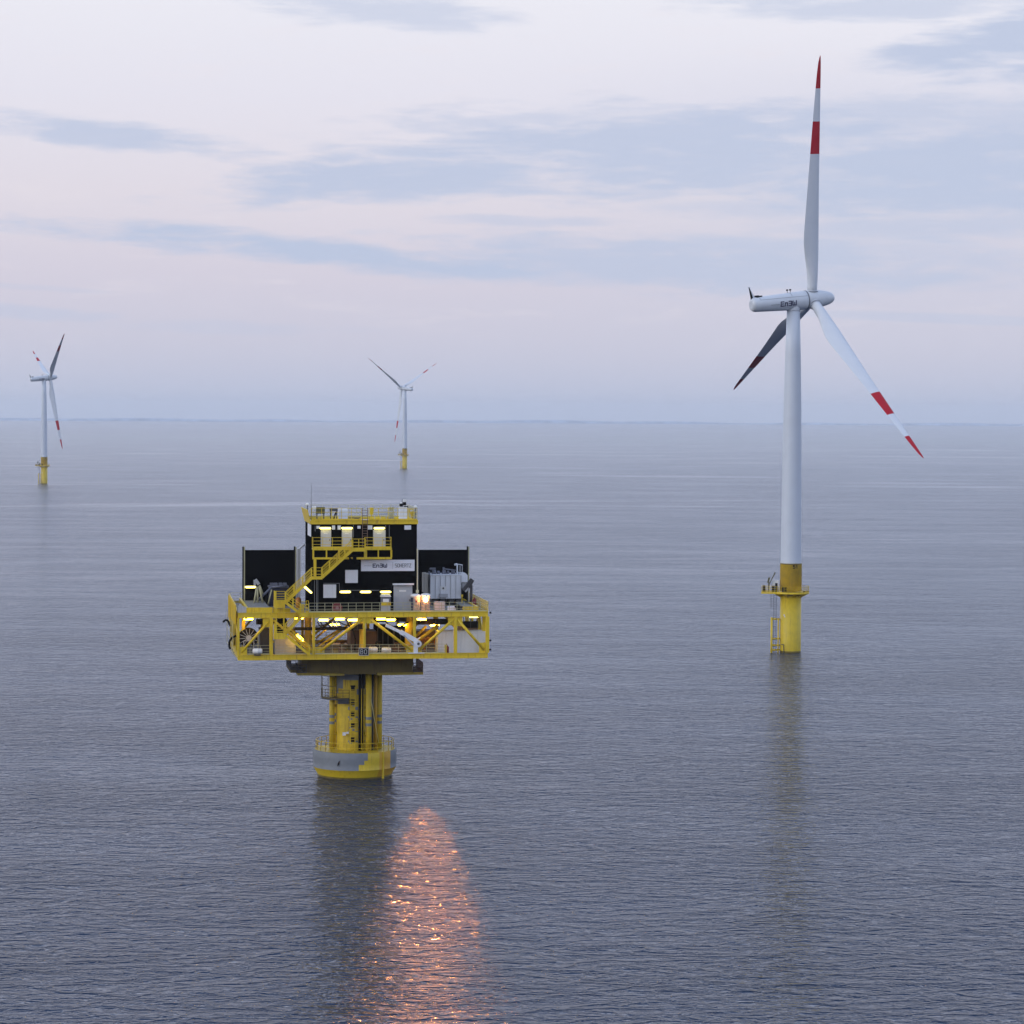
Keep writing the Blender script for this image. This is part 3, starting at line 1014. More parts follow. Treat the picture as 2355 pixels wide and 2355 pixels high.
# small landing on the left of the column
m = MB()
zz = Zp(1610, -2.5, 740)
m.prism([(-4.2, -1.2), (-3.6, -2.3), (-2.6, -3.0), (-0.95, -3.0), (-0.95, -2.2), (-2.2, -1.2), (-2.6, 0.6), (-4.2, 0.6)], zz, zz + 0.14, plane='XY')
m.box((-2.35, -2.7, zz - 0.5), (-1.0, -2.3, zz - 0.01))
ld = m.build('landing', DGREY, plat)
m = MB().rail([(-4.15, 0.55, zz + .14), (-4.15, -1.2, zz + .14), (-3.55, -2.25, zz + .14), (-2.55, -2.95, zz + .14), (-1.0, -2.95, zz + .14)], 1.1, 0.7, r=0.03)
for q in ((-4.15, 0.5), (-4.15, -1.2), (-3.55, -2.25), (-2.55, -2.95)):
    m.bar((q[0], q[1], zz), (q[0], q[1], zz + 2.9), 0.06)
for a, b in (((-4.15, 0.5), (-4.15, -1.2)), ((-4.15, -1.2), (-3.55, -2.25)), ((-3.55, -2.25), (-2.55, -2.95))):
    for h in (1.7, 2.9):
        m.bar((a[0], a[1], zz + h), (b[0], b[1], zz + h), 0.06)
m.build('railing', OLIVE, ld)

# --- dark girder frame under the truss
g0 = loc(693, 1515, -5.2); g1 = loc(950.5, 1515, -5.2)
ga, gb = g0.x, g1.x
ztop = ZB - 0.62
m = MB()
zm, zl = ztop - 1.25, ztop - 2.25
for (v0, v1) in ((-5.2, -4.6), (4.6, 5.2)):
    m.box((ga, v0, zm), (gb, v1, ztop - 0.02))
    um = (ga + gb) / 2
    # lower web, deepest beside the column, tips rising towards the ends
    m.prism([(ga + 0.5, zm - 0.003), (gb - 0.1, zm - 0.003), (gb - 0.1, zl + .15), (um + 3.2, zl + .02), (um - 3.2, zl), (ga + 0.5, zl + .1)], v0 + 0.02, v1 - 0.02)
for uu in (ga + 0.25, -2.9, 2.3, gb - 0.85):
    m.box((uu, -4.58, zm), (uu + 0.6, 4.58, ztop - 0.03))
    m.box((uu + .02, -4.58, zl + 0.2), (uu + 0.58, 4.58, zm - 0.003))
for k in range(9):
    uu = ga + 1.0 + (gb - ga - 2) * k / 8
    m.box((uu, -5.27, zl + 0.3), (uu + 0.05, -5.203, ztop - 0.15))
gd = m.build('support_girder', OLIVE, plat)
m = MB().box((ga - .05, -4.9, ztop - 0.018), (gb + .05, 4.9, ztop + 0.1))
m.build('support_plate', BLACKM, gd)
# service walkways poking out left and right under the deck
zl1 = Zp(1537, -3.5, 680)
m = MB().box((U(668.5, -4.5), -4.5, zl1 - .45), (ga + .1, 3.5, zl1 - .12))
m.build('walkway', OLIVE, gd)
m = MB().rail([(ga, -4.4, zl1 - .1), (U(669.5, -4.5), -4.4, zl1 - .1), (U(669.5, -4.5), 3.4, zl1 - .1)], 1.1, 0.75, r=0.035, bars=4)
m.build('railing', DGREY, gd)
zl2 = Zp(1552, -4.8, 700)
m = MB().hexa([(U(684.5, -5.6), -5.5, zl2), (ga + 5.2, -5.9, zl2 - .05), (ga + 5.2, -5.3, zl2 - .05), (U(684.5, -5.6), -3.0, zl2),
               (U(684.5, -5.6), -5.5, zl2 + .3), (ga + 5.2, -5.9, zl2 + .2), (ga + 5.2, -5.3, zl2 + .2), (U(684.5, -5.6), -3.0, zl2 + .3)])
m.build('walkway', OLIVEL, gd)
m = MB().rail([(ga + .6, -5.5, zl2 + .3), (U(685.2, -5.6), -5.45, zl2 + .3), (U(685.2, -5.6), -3.1, zl2 + .3)], 1.05, 0.8, r=0.035, bars=3)
m.build('railing', DGREY, gd)
zl3 = Zp(1549, -4.5, 960)
m = MB().prism([(gb - 4.5, -5.8), (U(972, -4.5), -5.3), (U(973.3, -4.5), -4.6), (U(973.3, -4.5), 2.5), (gb - .1, 2.5), (gb - .1, -5.25), (gb - 4.5, -5.3)], zl3 - .05, zl3 + .25, plane='XY')
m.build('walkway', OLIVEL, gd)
m = MB().rail([(gb, -5.3, zl3 + .25), (U(971.5, -4.5), -5.15, zl3 + .25), (U(973, -4.5), -4.5, zl3 + .25), (U(973, -4.5), 2.4, zl3 + .25)], 1.1, 0.7, r=0.035, bars=4)
m.build('railing', DGREY, gd)

# --- decks
ZBd = ZB - 0.05
m = MB().box((UL + .1, VF + .32, ZBd - .28), (UR - .1, VB - .32, ZBd - .08))
m.build('lower_deck', FLOORM, plat)
m = MB().box((UL + .1, VF + .32, ZT - .25), (UR - .1, VB - .32, ZT - .03))
for k in range(8):
    uu = UL + 1.0 + (UR - UL - 2) * k / 7
    m.box((uu - .13, VF + .35, ZT - .75), (uu + .13, VB - .35, ZT - .253))
m.build('upper_deck', DECKM, plat)

# --- truss: chords, posts, braces, gussets on both faces
def U_f(px):
    return U(px, VF)
posts = [(548.1, .28), (623.8, .42), (721.6, .32), (837.9, .30), (953.3, .34), (1047.7, .38), (1121, .42)]
pu = [U_f(p) for p, w in posts]
zc_top, zc_bot = ZT - .28, ZB - .24
for face, vv in ((0, VF), (1, VB)):
    s = -1 if face == 0 else 1
    m = MB()
    m.box((UL, vv - .16, ZT - .52), (UR, vv + .16, ZT - .03))
    m.box((UL, vv - .24, ZT - .025), (UR, vv + .24, ZT + .04))
    m.box((UL, vv - .24, ZT - .60), (UR, vv + .24, ZT - .525))
    m.build('chord', YEL, plat)
    m = MB()
    m.box((UL, vv - .16, ZB - .50), (UR, vv + .16, ZB - .03))
    m.box((UL, vv - .25, ZB - .025), (UR, vv + .25, ZB + .04))
    m.box((UL, vv - .25, ZB - .60), (UR, vv + .25, ZB - .505))
    m.build('chord', YEL, plat)
    for u, (p, w) in zip(pu, posts):
        m = MB().box((u - w / 2, vv - w / 2 - .02, ZB + .045), (u + w / 2, vv + w / 2 + .02, ZT - .605))
        m.build('post', YEL, plat)
    zt_, zb_ = ZT - .75, ZB + .30
    bays = [(pu[0] + .35, zb_, pu[1] - .25, zt_ - .2, .15), (pu[1] + .25, zt_ - .1, pu[2] - .25, zb_, .15),
            (pu[2] + .8, zb_ + .1, pu[3] - .1, zt_ + .05, .17), (pu[3] + .8, zt_ - .1, pu[4] - .3, zb_ + .05, .17),
            (pu[4] + .5, zb_ + .05, pu[5] - .2, zt_ - .15, .17), (pu[5] + .2, zt_ - .15, pu[6] - .4, zb_ + .1, .17)]
    for (u0, z0, u1, z1, r) in bays:
        m = MB().tube((u0, vv, z0), (u1, vv, z1), r, n=12)
        m.build('brace', YEL, plat)
    gus = [(pu[0] + .17, pu[0] + 1.05, ZB + .05, ZB + 1.0), (pu[1] - 1.0, pu[1] - .23, ZT - 1.7, ZT - .61), (pu[2] - .95, pu[2] - .18, ZB + .05, ZB + .8),
           (pu[2] + .18, pu[2] + 1.3, ZB + .05, ZB + .9), (pu[3] - .8, pu[3] - .17, ZT - 1.25, ZT - .61), (pu[3] + .17, pu[3] + 1.1, ZT - 1.35, ZT - .61),
           (pu[4] - 1.0, pu[4] - .19, ZB + .05, ZB + .95), (pu[4] + .19, pu[4] + .9, ZB + .05, ZB + .85),
           (pu[5] - .9, pu[5] - .21, ZT - 1.65, ZT - .61), (pu[5] + .21, pu[5] + .85, ZT - 1.75, ZT - .61), (pu[6] - 1.0, pu[6] - .23, ZB + .05, ZB + 1.25)]
    for (u0, u1, z0, z1) in gus:
        MB().box((u0, vv - .07, z0), (u1, vv + .07, z1)).build('gusset', YEL, plat)
# side faces and inner frames
for u in (UL + .16, UR - .2):
    m = MB().box((u - .14, VF + .26, ZT - .6), (u + .14, VB - .26, ZT + .02)).box((u - .14, VF + .26, ZB - .58), (u + .14, VB - .26, ZB + .02))
    m.build('chord', YEL, plat)
    for (v0, z0, v1, z1) in ((VF + .4, ZB + .2, -3.5, ZT - .7), (-3.5, ZT - .7, 2.5, ZB + .2), (2.5, ZB + .2, VB - .4, ZT - .7)):
        m = MB().tube((u, v0, z0), (u, v1, z1), .14, n=10)
        m.build('brace', YEL, plat)
    for v0 in (-3.5, 2.5):
        m = MB().box((u - .13, v0 - .13, ZB + .03), (u + .13, v0 + .13, ZT - .61))
        m.build('post', YEL, plat)
for (px, v, w) in ((706, -3, .55), (713, -1.5, .35), (830.5, -4, .42), (939, -3.5, .75), (947, 2.5, .6), (1113.5, -7.6, .42), (706, 4, .5), (560, -7.5, .4), (846, 2, .4), (1000, 3, .4)):
    u = U(px, v)
    m = MB().box((u - w / 2, v - w / 2, ZBd - .07), (u + w / 2, v + w / 2, ZT - .26))
    m.build('post', YEL, plat)
for (a, b, v, r) in (((726, 1480), (788, 1444), -2, .13), ((726, 1468), (755, 1443), 1.5, .13), ((728, 1492), (805, 1434), -5, .15),
                     ((955, 1478), (1008, 1437), -5, .2), ((954, 1466), (980, 1440), -1, .18), ((668, 1444), (716, 1494), -5, .17)):
    p, q = loc(*a, v), loc(*b, v)
    m = MB().tube(p, q, r, n=10)
    m.build('brace', YEL, plat)
# raised bunds on the upper deck
for (pa, pb, za) in ((566, 627, 1397.5), (1064.5, 1101, 1395)):
    u0, u1 = U(pa, VF + .6), U(pb, VF + .6)
    zt = Zp(za, VF + .6, pa)
    m = MB()
    m.box((u0, VF + .6, ZT - .02), (u1, VF + .85, zt))
    m.box((u0, VF + .85, ZT - .02), (u0 + .25, VB - .8, zt)) if pa < 800 else m.box((u1 - .25, VF + .85, ZT - .02), (u1, VB - .8, zt))
    m.build('bund_wall', YEL, plat)
    m = MB().box((u0 + .27, VF + .87, zt - .3), (u1 - .27, VB - 1.0, zt - .12))
    m.build('bund_grating', DECKM, plat)
m = MB().box((U(628, VF + .7), VF + .7, Zp(1398, VF + .7)), (U(668, VF + .7), VF + 1.0, Zp(1408, VF + .7)))
m.build('bund_wall', YEL, plat)
# left wind wall outside the left edge
ww = [loc(545.8, 1391, VF + .2), loc(525.5, 1364.5, VB)]
zt0, zt1 = ww[0].z, ww[1].z
ul = UL - .25
m = MB().hexa([(ul, VF + .3, Zp(1437, VF, 540)), (ul + .06, VF + .3, Zp(1437, VF, 540)), (ul + .06, VB, Zp(1428, VB, 527)), (ul, VB, Zp(1428, VB, 527)),
               (ul, VF + .3, zt0), (ul + .06, VF + .3, zt0), (ul + .06, VB, zt1), (ul, VB, zt1)])
for k in range(7):
    vv = VF + .6 + (VB - VF - 1) * k / 6
    m.box((ul - .09, vv - .06, ZT - 1.9), (ul - .004, vv + .06, zt0 - .1))
m.build('wind_wall', YEL, plat)
# railings along both decks
m = MB()
m.rail([(U_f(711), VF, ZT + .04), (UR, VF, ZT + .04)], 1.12, 0.95, r=.026)
m.build('railing', RAILM, plat)
m = MB().rail([(UR, VF, ZT + .04), (UR, VB, ZT + .04)], 1.15, 0.95, r=.04, bars=4)
m.build('railing', YEL, plat)
m = MB().rail([(UR, VB, ZT + .04), (U(1090, VB), VB, ZT + .04)], 1.15, 1.2, r=.026)
m.rail([(UL, VB, ZT + .04), (U(640, VB), VB, ZT + .04)], 1.15, 1.2, r=.026)
m.build('railing', RAILM, plat)
m = MB().rail([(UL + .2, VF + .1, ZB + .045), (pu[1], VF + .1, ZB + .045)], 1.1, 1.1, r=.024)
m.rail([(pu[1] + .5, VF - .1, ZB + .045), (U_f(1024), VF - .1, ZB + .045)], 1.1, 1.15, r=.024)
m.build('railing', RAILM, plat)
m = MB().rail([(UL + .1, VB - .1, ZB + .045), (UR - .1, VB - .1, ZB + .045)], 1.1, 1.2, r=.026)
m.build('railing', RAILM, plat)
# small side platform and hoses on the left
m = MB()
for vv in (VF + 1, VF + 4, VF + 7.5, VB - 2):
    m.bar((UL - .55, vv, ZB + .1), (UL - .55, vv, ZT - 1.0), .07)
    m.bar((UL - .55, vv, ZB + .1), (UL, vv, ZB - .4), .07)
for z in (ZB + .2, ZB + 1.2, ZB + 2.2):
    m.bar((UL - .55, VF + 1, z), (UL - .55, VB - 2, z), .06)
m.build('side_walkway_frame', RAILM, plat)


# ------------------------------------------------------------------ black building on the deck
VW = -7.0                                     # its front wall
bu0, bu1 = U(716.5, VW, 1300), U(958.6, VW, 1300)
zr = Zp(1205.5, VW, 830)
VBB = 2.9
bld = thing('equipment_building', 'tall black clad equipment building with pale doors, standing in the middle of the platform deck', 'building', (bu0, VW, ZT))
m = MB().box((bu0, VW, ZT - .02), (bu1, VBB, zr))
m.box((bu0 + .02, VW - .03, Zp(1280, VW) - .03), (bu1 - .02, VW - .004, Zp(1280, VW) + .03))
for k in range(1, 12):
    uu = bu0 + (bu1 - bu0) * k / 12
    m.box((uu - .02, VW - .02, ZT), (uu + .02, VW - .003, zr - .05))
wall = m.build('wall', BLACK, bld)


def panel(px0, py0, px1, py1, name, mt, parent=bld, t=.09, v=VW, b=0.03):
    p, q = loc(px0, py0, v), loc(px1, py1, v)
    m = MB().box((p.x, v - t, q.z), (q.x, v - .025, p.z))
    return m.build(name, mt, parent)


def door(px0, py0, px1, py1, mt):
    d = panel(px0, py0, px1, py1, 'door', mt)
    p, q = loc(px0, py0, VW), loc(px1, py1, VW)
    w, h = q.x - p.x, p.z - q.z
    m = MB().box((p.x + w * .28, VW - .12, p.z - h * .22), (p.x + w * .68, VW - .093, p.z - h * .16))
    m.build('door_plate', WHITE, d)
    m = MB().box((p.x + w * .86, VW - .16, q.z + h * .42), (p.x + w * .92, VW - .093, q.z + h * .5))
    m.build('handle', DGREY, d)
    m = MB()
    for (a, b) in (((p.x - .07, q.z), (p.x, p.z + .07)), ((q.x, q.z), (q.x + .07, p.z + .07)), ((p.x, p.z), (q.x, p.z + .07))):
        m.box((a[0], VW - .11, a[1]), (b[0], VW - .03, b[1]))
    m.build('frame', GREY, d)
    return d


door(738.8, 1219.5, 760.2, 1260.5, PALE)
door(787.2, 1219.5, 808.6, 1260.5, PALE)
door(859.2, 1219.5, 885.3, 1260.5, PALE)
d4 = door(906.4, 1347, 946.6, 1409, GREY)
p, q = loc(902.6, 1341.5, VW), loc(951, 1344.6, VW)
MB().box((p.x, VW - .55, q.z), (q.x, VW - .03, p.z)).build('canopy', LGREY, d4)
# blank pale panels and small plates
panel(793.9, 1310.8, 822.8, 1340.4, 'wall_panel', LGREY)
panel(743.6, 1344.2, 772.8, 1374.7, 'wall_panel', LGREY)
for (a, b, c, d) in ((727.6, 1209.3, 735.6, 1215.8), (763.4, 1208.4, 770.5, 1218), (776.3, 1208.4, 783.6, 1218), (822, 1209.2, 829.2, 1215.8), (845.5, 1208.2, 856.2, 1217.7), (930, 1208.2, 945.2, 1218)):
    panel(a, b, c, d, 'wall_plate', SIGNM, t=.07)
m = MB()
p = loc(706.5, 1207.5, VW); q = loc(716.3, 1235, VW)
v0, v1 = VW + .5, VW + 5.5
m.hexa([(bu0 - .06, v0, q.z), (bu0 - .01, v0, q.z), (bu0 - .01, v1, q.z), (bu0 - .06, v1, q.z), (bu0 - .06, v0, p.z), (bu0 - .01, v0, p.z), (bu0 - .01, v1, p.z), (bu0 - .06, v1, p.z)])
m.build('side_window', LGREY, bld)
# cable conduits
m = MB()
for (a, b) in (((724.8, 1209), (724.8, 1222)), ((812.8, 1207), (812.8, 1236)), ((895.3, 1208), (895.3, 1240)), ((887, 1208), (887, 1216)), ((728, 1332), (728, 1408)), ((723.4, 1335), (723.4, 1408)), ((731, 1334), (731, 1408)), ((780.5, 1341.5), (780.5, 1357.5)), ((744, 1341.5), (780.5, 1341.5)), ((780.5, 1357.5), (872, 1357.5))):
    m.bar(loc(*a, VW - .06), loc(*b, VW - .06), .055)
m.build('cable_conduit', GREYL, bld)
m = MB()
m.bar(loc(959.8, 1262, VW - .15), loc(959.8, 1368, VW - .15), .13)
m.box(loc(957, 1357, VW - .3), loc(962.5, 1363, VW - .05))
m.build('corner_pipe', mat('cream_pipe', (0.62, 0.56, 0.35), 0.5), bld)
# roof edge, roof deck and its rails
ro = .12
m = MB()
z0, z1 = zr + .003, zr + .5
m.box((bu0 - ro, VW - ro, z0), (bu1 + ro, VW - ro + .18, z1))
m.box((bu0 - ro, VW - ro - .06, z1 - .07), (bu1 + ro, VW - ro - .002, z1 + .04))
m.box((bu0 - ro, VW - ro - .06, z0), (bu1 + ro, VW - ro - .002, z0 + .07))
m.box((bu1 + ro - .18, VW - ro + .182, z0), (bu1 + ro, VBB, z1))
m.box((bu0 - ro, VBB - .18, z0), (bu1 + ro - .182, VBB, z1))
rf = m.build('roof_edge', YEL, bld)
m = MB()
m.hexa([(bu0 - ro, VW - ro + .19, z0), (bu0 - ro + .08, VW - ro + .19, z0), (bu0 - ro + .08, VBB - .2, z0), (bu0 - ro, VBB - .2, z0),
        (bu0 - ro - .45, VW - ro + .19, zr + 1.75), (bu0 - ro - .37, VW - ro + .19, zr + 1.75), (bu0 - ro - .37, VBB - .2, zr + 1.75), (bu0 - ro - .45, VBB - .2, zr + 1.75)])
m.build('roof_windbreak', YEL, bld)
m = MB().box((bu0 + .1, VW + .1, zr + .004), (bu1 - .1, VBB - .25, zr + .2))
m.build('roof', LGREY, bld)
m = MB()
m.rail([(bu0, VW, z1), (U(831, VW, 1195), VW, z1)], 1.45, 1.1, r=.028)
m.rail([(U(848, VW, 1195), VW, z1), (bu1, VW, z1)], 1.45, 1.1, r=.028)
m.build('roof_railing', YEL, bld)
m = MB()
m.rail([(bu1, VW, z1), (bu1, VBB - .1, z1), (bu0, VBB - .1, z1)], 1.5, 1.1, r=.028)
m.build('roof_railing', RAILM, bld)
m = MB()
lu0, lu1 = U(833.5, VW - .3, 1220), U(845, VW - .3, 1220)
m.ladder(((lu0 + lu1) / 2, VW - .32, Zp(1262, VW)), ((lu0 + lu1) / 2, VW - .32, z1 + 1.5), (1, 0, 0), lu1 - lu0, .3, .035)
m.build('roof_ladder', mat('brown_steel', (0.16, 0.10, 0.07), 0.5), bld)

# --- balcony and stairs
VS = VW - 1.25
bal0, bal1 = U(718.8, VS, 1262), U(901, VS, 1262)
zf = Zp(1261, VS, 800)
zlow = Zp(1282, VS, 800)
stair = thing('stair_tower', 'yellow steel balcony and zigzag stairs climbing the front of the black building', 'staircase', (bal0, VS, ZT))
m = MB()
m.box((bal0, VS, zf - .16), (bal1, VW - .13, zf))
m.box((bal0, VS - .08, zf - .22), (bal1, VS - .003, zf + .06))
m.build('balcony_floor', YEL, stair)
m = MB()
m.box((bal0, VS - .06, zlow - .22), (U(802, VS), VS + .1, zlow + .02))
m.box((U(820, VS), VS - .09, zlow - .24), (bal1, VS + .1, zlow + .02))
for px, w in ((720.6, .2), (751, .16), (779.5, .2), (841.5, .28), (870, .13), (900, .22), (838, .1)):
    u = U(px, VS, 1270)
    m.box((u - w / 2, VS - .05, zlow + .023), (u + w / 2, VS + .09, zf - .225))
for k in range(9):
    u = bal0 + .3 + (bal1 - bal0 - .6) * k / 8
    m.bar((u, VW - .14, zlow - .1), (u, VS + .1, zlow - .1), .14)
m.build('balcony_frame', YEL, stair)
m = MB().rail([(bal0 + .05, VW - .15, zf + .06), (bal0 + .05, VS, zf + .06), (U(809, VS), VS, zf + .06)], 1.25, 1.1, r=.03)
m.rail([(U(838, VS), VS, zf + .06), (bal1 - .05, VS, zf + .06), (bal1 - .05, VW - .15, zf + .06)], 1.25, 1.1, r=.03)
m.build('balcony_railing', YEL, stair)
m = MB()
u = U(724.5, VS, 1310)
m.box((u - .16, VS - .05, Zp(1328, VS)), (u + .16, VS + .25, zlow - .225))
m.build('balcony_post', YEL, stair)


def flight(pa, pb, v0, v1, steps=True):
    """two stringers, treads and hand rails between two points of the front view"""
    a, b = loc(*pa, v0), loc(*pb, v0)
    m = MB()
    for v in (v0, v1):
        m.bar((a.x, v, a.z), (b.x, v, b.z), .07, .30)
    n = max(3, int(abs(a.z - b.z) / .22))
    for k in range(1, n):
        q = a.lerp(b, k / n)
        m.box((q.x - .13, min(v0, v1) + .04, q.z - .02), (q.x + .13, max(v0, v1) - .04, q.z + .02))
    f = m.build('stair_flight', YEL, stair)
    m = MB()
    for v in (v0, v1):
        for h in (.45, .8, 1.15):
            m.bar((a.x, v, a.z + h), (b.x, v, b.z + h), .05 if h < 1 else .065)
        k = max(2, round((b - a).length / 1.35))
        for j in range(k + 1):
            q = a.lerp(b, j / k)
            m.bar((q.x, v, q.z), (q.x, v, q.z + 1.15), .08)
    m.build('handrail', YEL, f)


def landing(px0, px1, py, v0, v1, skirt=.4, closed=False):
    z = Zp(py, v0, px0)
    u0, u1 = U(px0, v0, py), U(px1, v0, py)
    m = MB().box((u0, v0, z - .1), (u1, v1, z))
    m.box((u0, v0 - .06, z - skirt), (u1, v0 - .003, z + .05))
    m.box((u0 - .06, v0, z - skirt), (u0 - .003, v1, z + .05))
    f = m.build('stair_landing', YEL, stair)
    m = MB().rail([(u0, v1, z), (u0, v0, z), (u1, v0, z)] if closed else [(u0, v0, z), (u1, v0, z)], 1.2, .9, r=.035, bars=4 if closed else 3)
    if closed:
        m.box((u0 - .05, v0 - .05, z + .05), (u0 + .22, v0 + .05, z + 1.25))
    m.build('handrail', YEL, f)


v0, v1 = VS - 1.15, VS - .1
flight((741, 1328.5), (811.5, 1264.5), v0, v1)
landing(809, 841, 1262.5, v0, v1, .3)
landing(716, 741.5, 1328.5, v0, v1, .22)
flight((657, 1386), (717, 1330), v0, v1)
w0_, w1_ = VF - 1.4, VF - .3
landing(631.5, 655.5, 1383, v0, v1, .8, True)
flight((657, 1386), (692, 1412), w0_, w1_)
m = MB()
for px in (636, 653.5):
    u = U(px, w0_, 1400)
    m.bar((u, w0_, Zp(1390, w0_)), (u, w0_, Zp(1458, w0_)), .09)
    m.bar((u, w1_, Zp(1390, w1_)), (u, w1_, Zp(1458, w1_)), .09)
m.build('stair_hanger', YEL, stair)
landing(690, 709, 1413, w0_, w1_, .3)
flight((657, 1458), (698, 1413.5), w0_ + .25, w1_)
landing(631.5, 656.5, 1458.5, w0_, w1_, .6, True)
flight((657, 1461), (712, 1506), w0_, w1_)
m = MB()
p = loc(705, 1388, VF)
m.rail([(U(704, VF), VF + .05, ZT + .04), (U(709.5, VF), VF + .05, ZT + .04)], 1.4, .5, r=.03)
m.bar(loc(687, 1405, VF), loc(706.5, 1389, VF), .07)
m.build('handrail', YEL, stair)

# --- fire walls left and right behind
VFW = 4.6
for (pxa, pxb, pyt, side) in ((556.5, 681, 1265, 'left'), (960.5, 1079.5, 1264.5, 'right')):
    u0, u1 = U(pxa, VFW, 1300), U(pxb, VFW, 1300)
    zt = Zp(pyt, VFW, (pxa + pxb) / 2)
    fw = thing('fire_wall', 'black fire wall with pale posts at the left, behind the small crane frame' if side == 'left' else 'black fire wall with a pale post at the right, behind the big grey transformer', 'fire wall', (u0, VFW, ZT), 'black fire walls flanking the building')
    m = MB().box((u0 + .1, VFW, ZT - .02), (u1 - .1, VFW + .25, zt))
    for k in range(1, 4):
        z = zt - .55 * k
        m.box((u0 + .12, VFW - .02, z - .015), (u1 - .12, VFW - .003, z + .015)) if k == 1 else None
    m.build('wall', BLACK, fw)
    for u in ((u0 + .22, u1 - .12) if side == 'left' else (u1 - .18,)):
        m = MB().box((u - .18, VFW - .14, ZT), (u - .005, VFW - .004, zt + .45))
        m.build('post', BLACKM, fw)
        m = MB().box((u + .0, VFW - .16, ZT), (u + .15, VFW - .004, zt + .40))
        m.build('post', RAILM, fw)

# --- signs
sg = thing('company_sign', 'long pale sign with dark lettering high on the black building', 'sign', loc(830.3, 1313, VW - .06))
p, q = loc(830.3, 1287.6, VW - .06), loc(953.2, 1313, VW - .06)
MB().box((p.x, VW - .16, q.z), (q.x, VW - .06, p.z)).build('board', SIGNM, sg)
zc = (p.z + q.z) / 2 - .02
def on_sign(x, z, o=0.0):
    return (x, VW - .17 - .05 * o, z)
m = MB()
x0 = U(857.6, VW, 1300)
hh = .40
x = x0
for ch, w in (('E', .30), ('n', .29), ('3', .30), ('W', .36)):
    lettering(m, ch, x, zc - hh / 2, w, hh, 0, .095, on_sign)
    x += w + .14
m.build('lettering', NAVY, sg)
m = MB()
lettering(m, '50HFRTZ', U(908.5, VW, 1300), zc - .20, .205, .42, .085, .06, on_sign)
m.build('lettering', GREYL, sg)
MB().box((U(902.3, VW), VW - .172, q.z + .25), (U(902.3, VW) + .03, VW - .163, p.z - .25)).build('divider_line', GREYL, sg)
MB().bar((U(836.5, VW), VW - .17, zc), (U(853.5, VW), VW - .17, zc), .05, .02).build('dash_line', mat('reddish_grey_line', (0.22, 0.15, 0.14), 0.5), sg)

nb = thing('name_board', 'black square board with white outlined characters on the lower deck railing', 'sign', loc(826, 1508, VF - .2))
p, q = loc(825.6, 1490.5, VF - .2), loc(847.6, 1506.8, VF - .2)
MB().box((p.x, VF - .26, q.z), (q.x, VF - .19, p.z)).build('board', BLACKM, nb)
m = MB()
pl = lambda x, z, o=0.0: (x, VF - .27 - .05 * o, z)
lettering(m, 'B', p.x + .2, q.z + .16, .28, .52, 0, .05, pl)
lettering(m, '0', p.x + .66, q.z + .16, .28, .52, 0, .05, pl)
for a, b in (((p.x, p.z), (q.x, p.z)), ((p.x, q.z), (q.x, q.z)), ((p.x, p.z), (p.x, q.z)), ((q.x, p.z), (q.x, q.z))):
    m.bar((a[0], VF - .26, a[1]), (b[0], VF - .26, b[1]), .05)
m.build('lettering', mat('dull_white', (0.55, 0.56, 0.56), 0.5), nb)


# ------------------------------------------------------------------ lamps
GL = 'strip lamps burning on the platform'


def make_lamp(name, label, base, mt, w=1.25):
    t = thing(name, label, 'lamp', base, GL)
    b = Vector(base)
    m = MB().box((b.x - w / 2, b.y + .10, b.z - .06), (b.x + w / 2, b.y + .20, b.z + .14))
    m.box((b.x - w / 2 - .02, b.y - .10, b.z + .105), (b.x + w / 2 + .02, b.y + .098, b.z + .14))
    m.build('housing', GREY, t)
    m = MB().lathe([(.05, -w / 2), (.12, -w / 2 + .12), (.125, 0), (.12, w / 2 - .12), (.05, w / 2)], c=(b.x, b.y - .02, b.z - .02), n=14, axis='X')
    m.build('tube', mt, t)
    return t


wl = [((748.3, 1214.5), 'lit strip lamp above the leftmost pale balcony door'),
      ((798, 1214.5), 'lit strip lamp above the middle pale balcony door'),
      ((872.5, 1214.5), 'lit strip lamp above the right pale balcony door, right of the roof ladder'),
      ((794.1, 1361), 'lit strip lamp low on the black wall, right of the lower square panel'),
      ((840.7, 1361), 'lit strip lamp low on the black wall, the middle one of the low row'),
      ((886.8, 1361), 'lit strip lamp low on the black wall, just left of the grey door')]
first = None
for (pp_, lab) in wl:
    b = loc(*pp_, VW - .30)
    if first is None:
        first = make_lamp('strip_lamp', lab, b, TUBE, 1.32)
    else:
        dup(first, b, lab)
dup(first, loc(576, 1349.8, VFW - .3), 'lit strip lamp on the left fire wall near its pale post')
ul_ = [((571.3, 1422.9), -8.6, 'lit strip lamp under the deck above the cable reel'),
       ((687.2, 1421.2), -7.4, 'lit strip lamp under the deck behind the lower stair handrail'),
       ((744.4, 1425.7), -8.5, 'lit strip lamp under the deck right of the post beside the stairs'),
       ((781.6, 1423.2), -7.9, 'lit strip lamp under the deck, left of two lamps above the long yellow brace'),
       ((811.4, 1425.4), -8.8, 'lit strip lamp under the deck at the upper end of the long yellow brace'),
       ((876.3, 1423.2), -8.2, 'lit strip lamp under the deck, left of the pair above the grey crane tip'),
       ((898.7, 1425.0), -8.8, 'lit strip lamp under the deck right above the grey crane tip'),
       ((969.9, 1424.0), -8.4, 'lit strip lamp under the deck right of the post behind the grey crane'),
       ((1091.6, 1417.9), -8.6, 'lit strip lamp under the deck in the far right bay above the pale container')]
uf = None
for (pp_, v, lab) in ul_:
    b = loc(*pp_, v)
    if uf is None:
        uf = make_lamp('strip_lamp', lab, b, TUBEW, 1.12)
    else:
        dup(first if pp_[0] > 1080 else uf, b, lab)
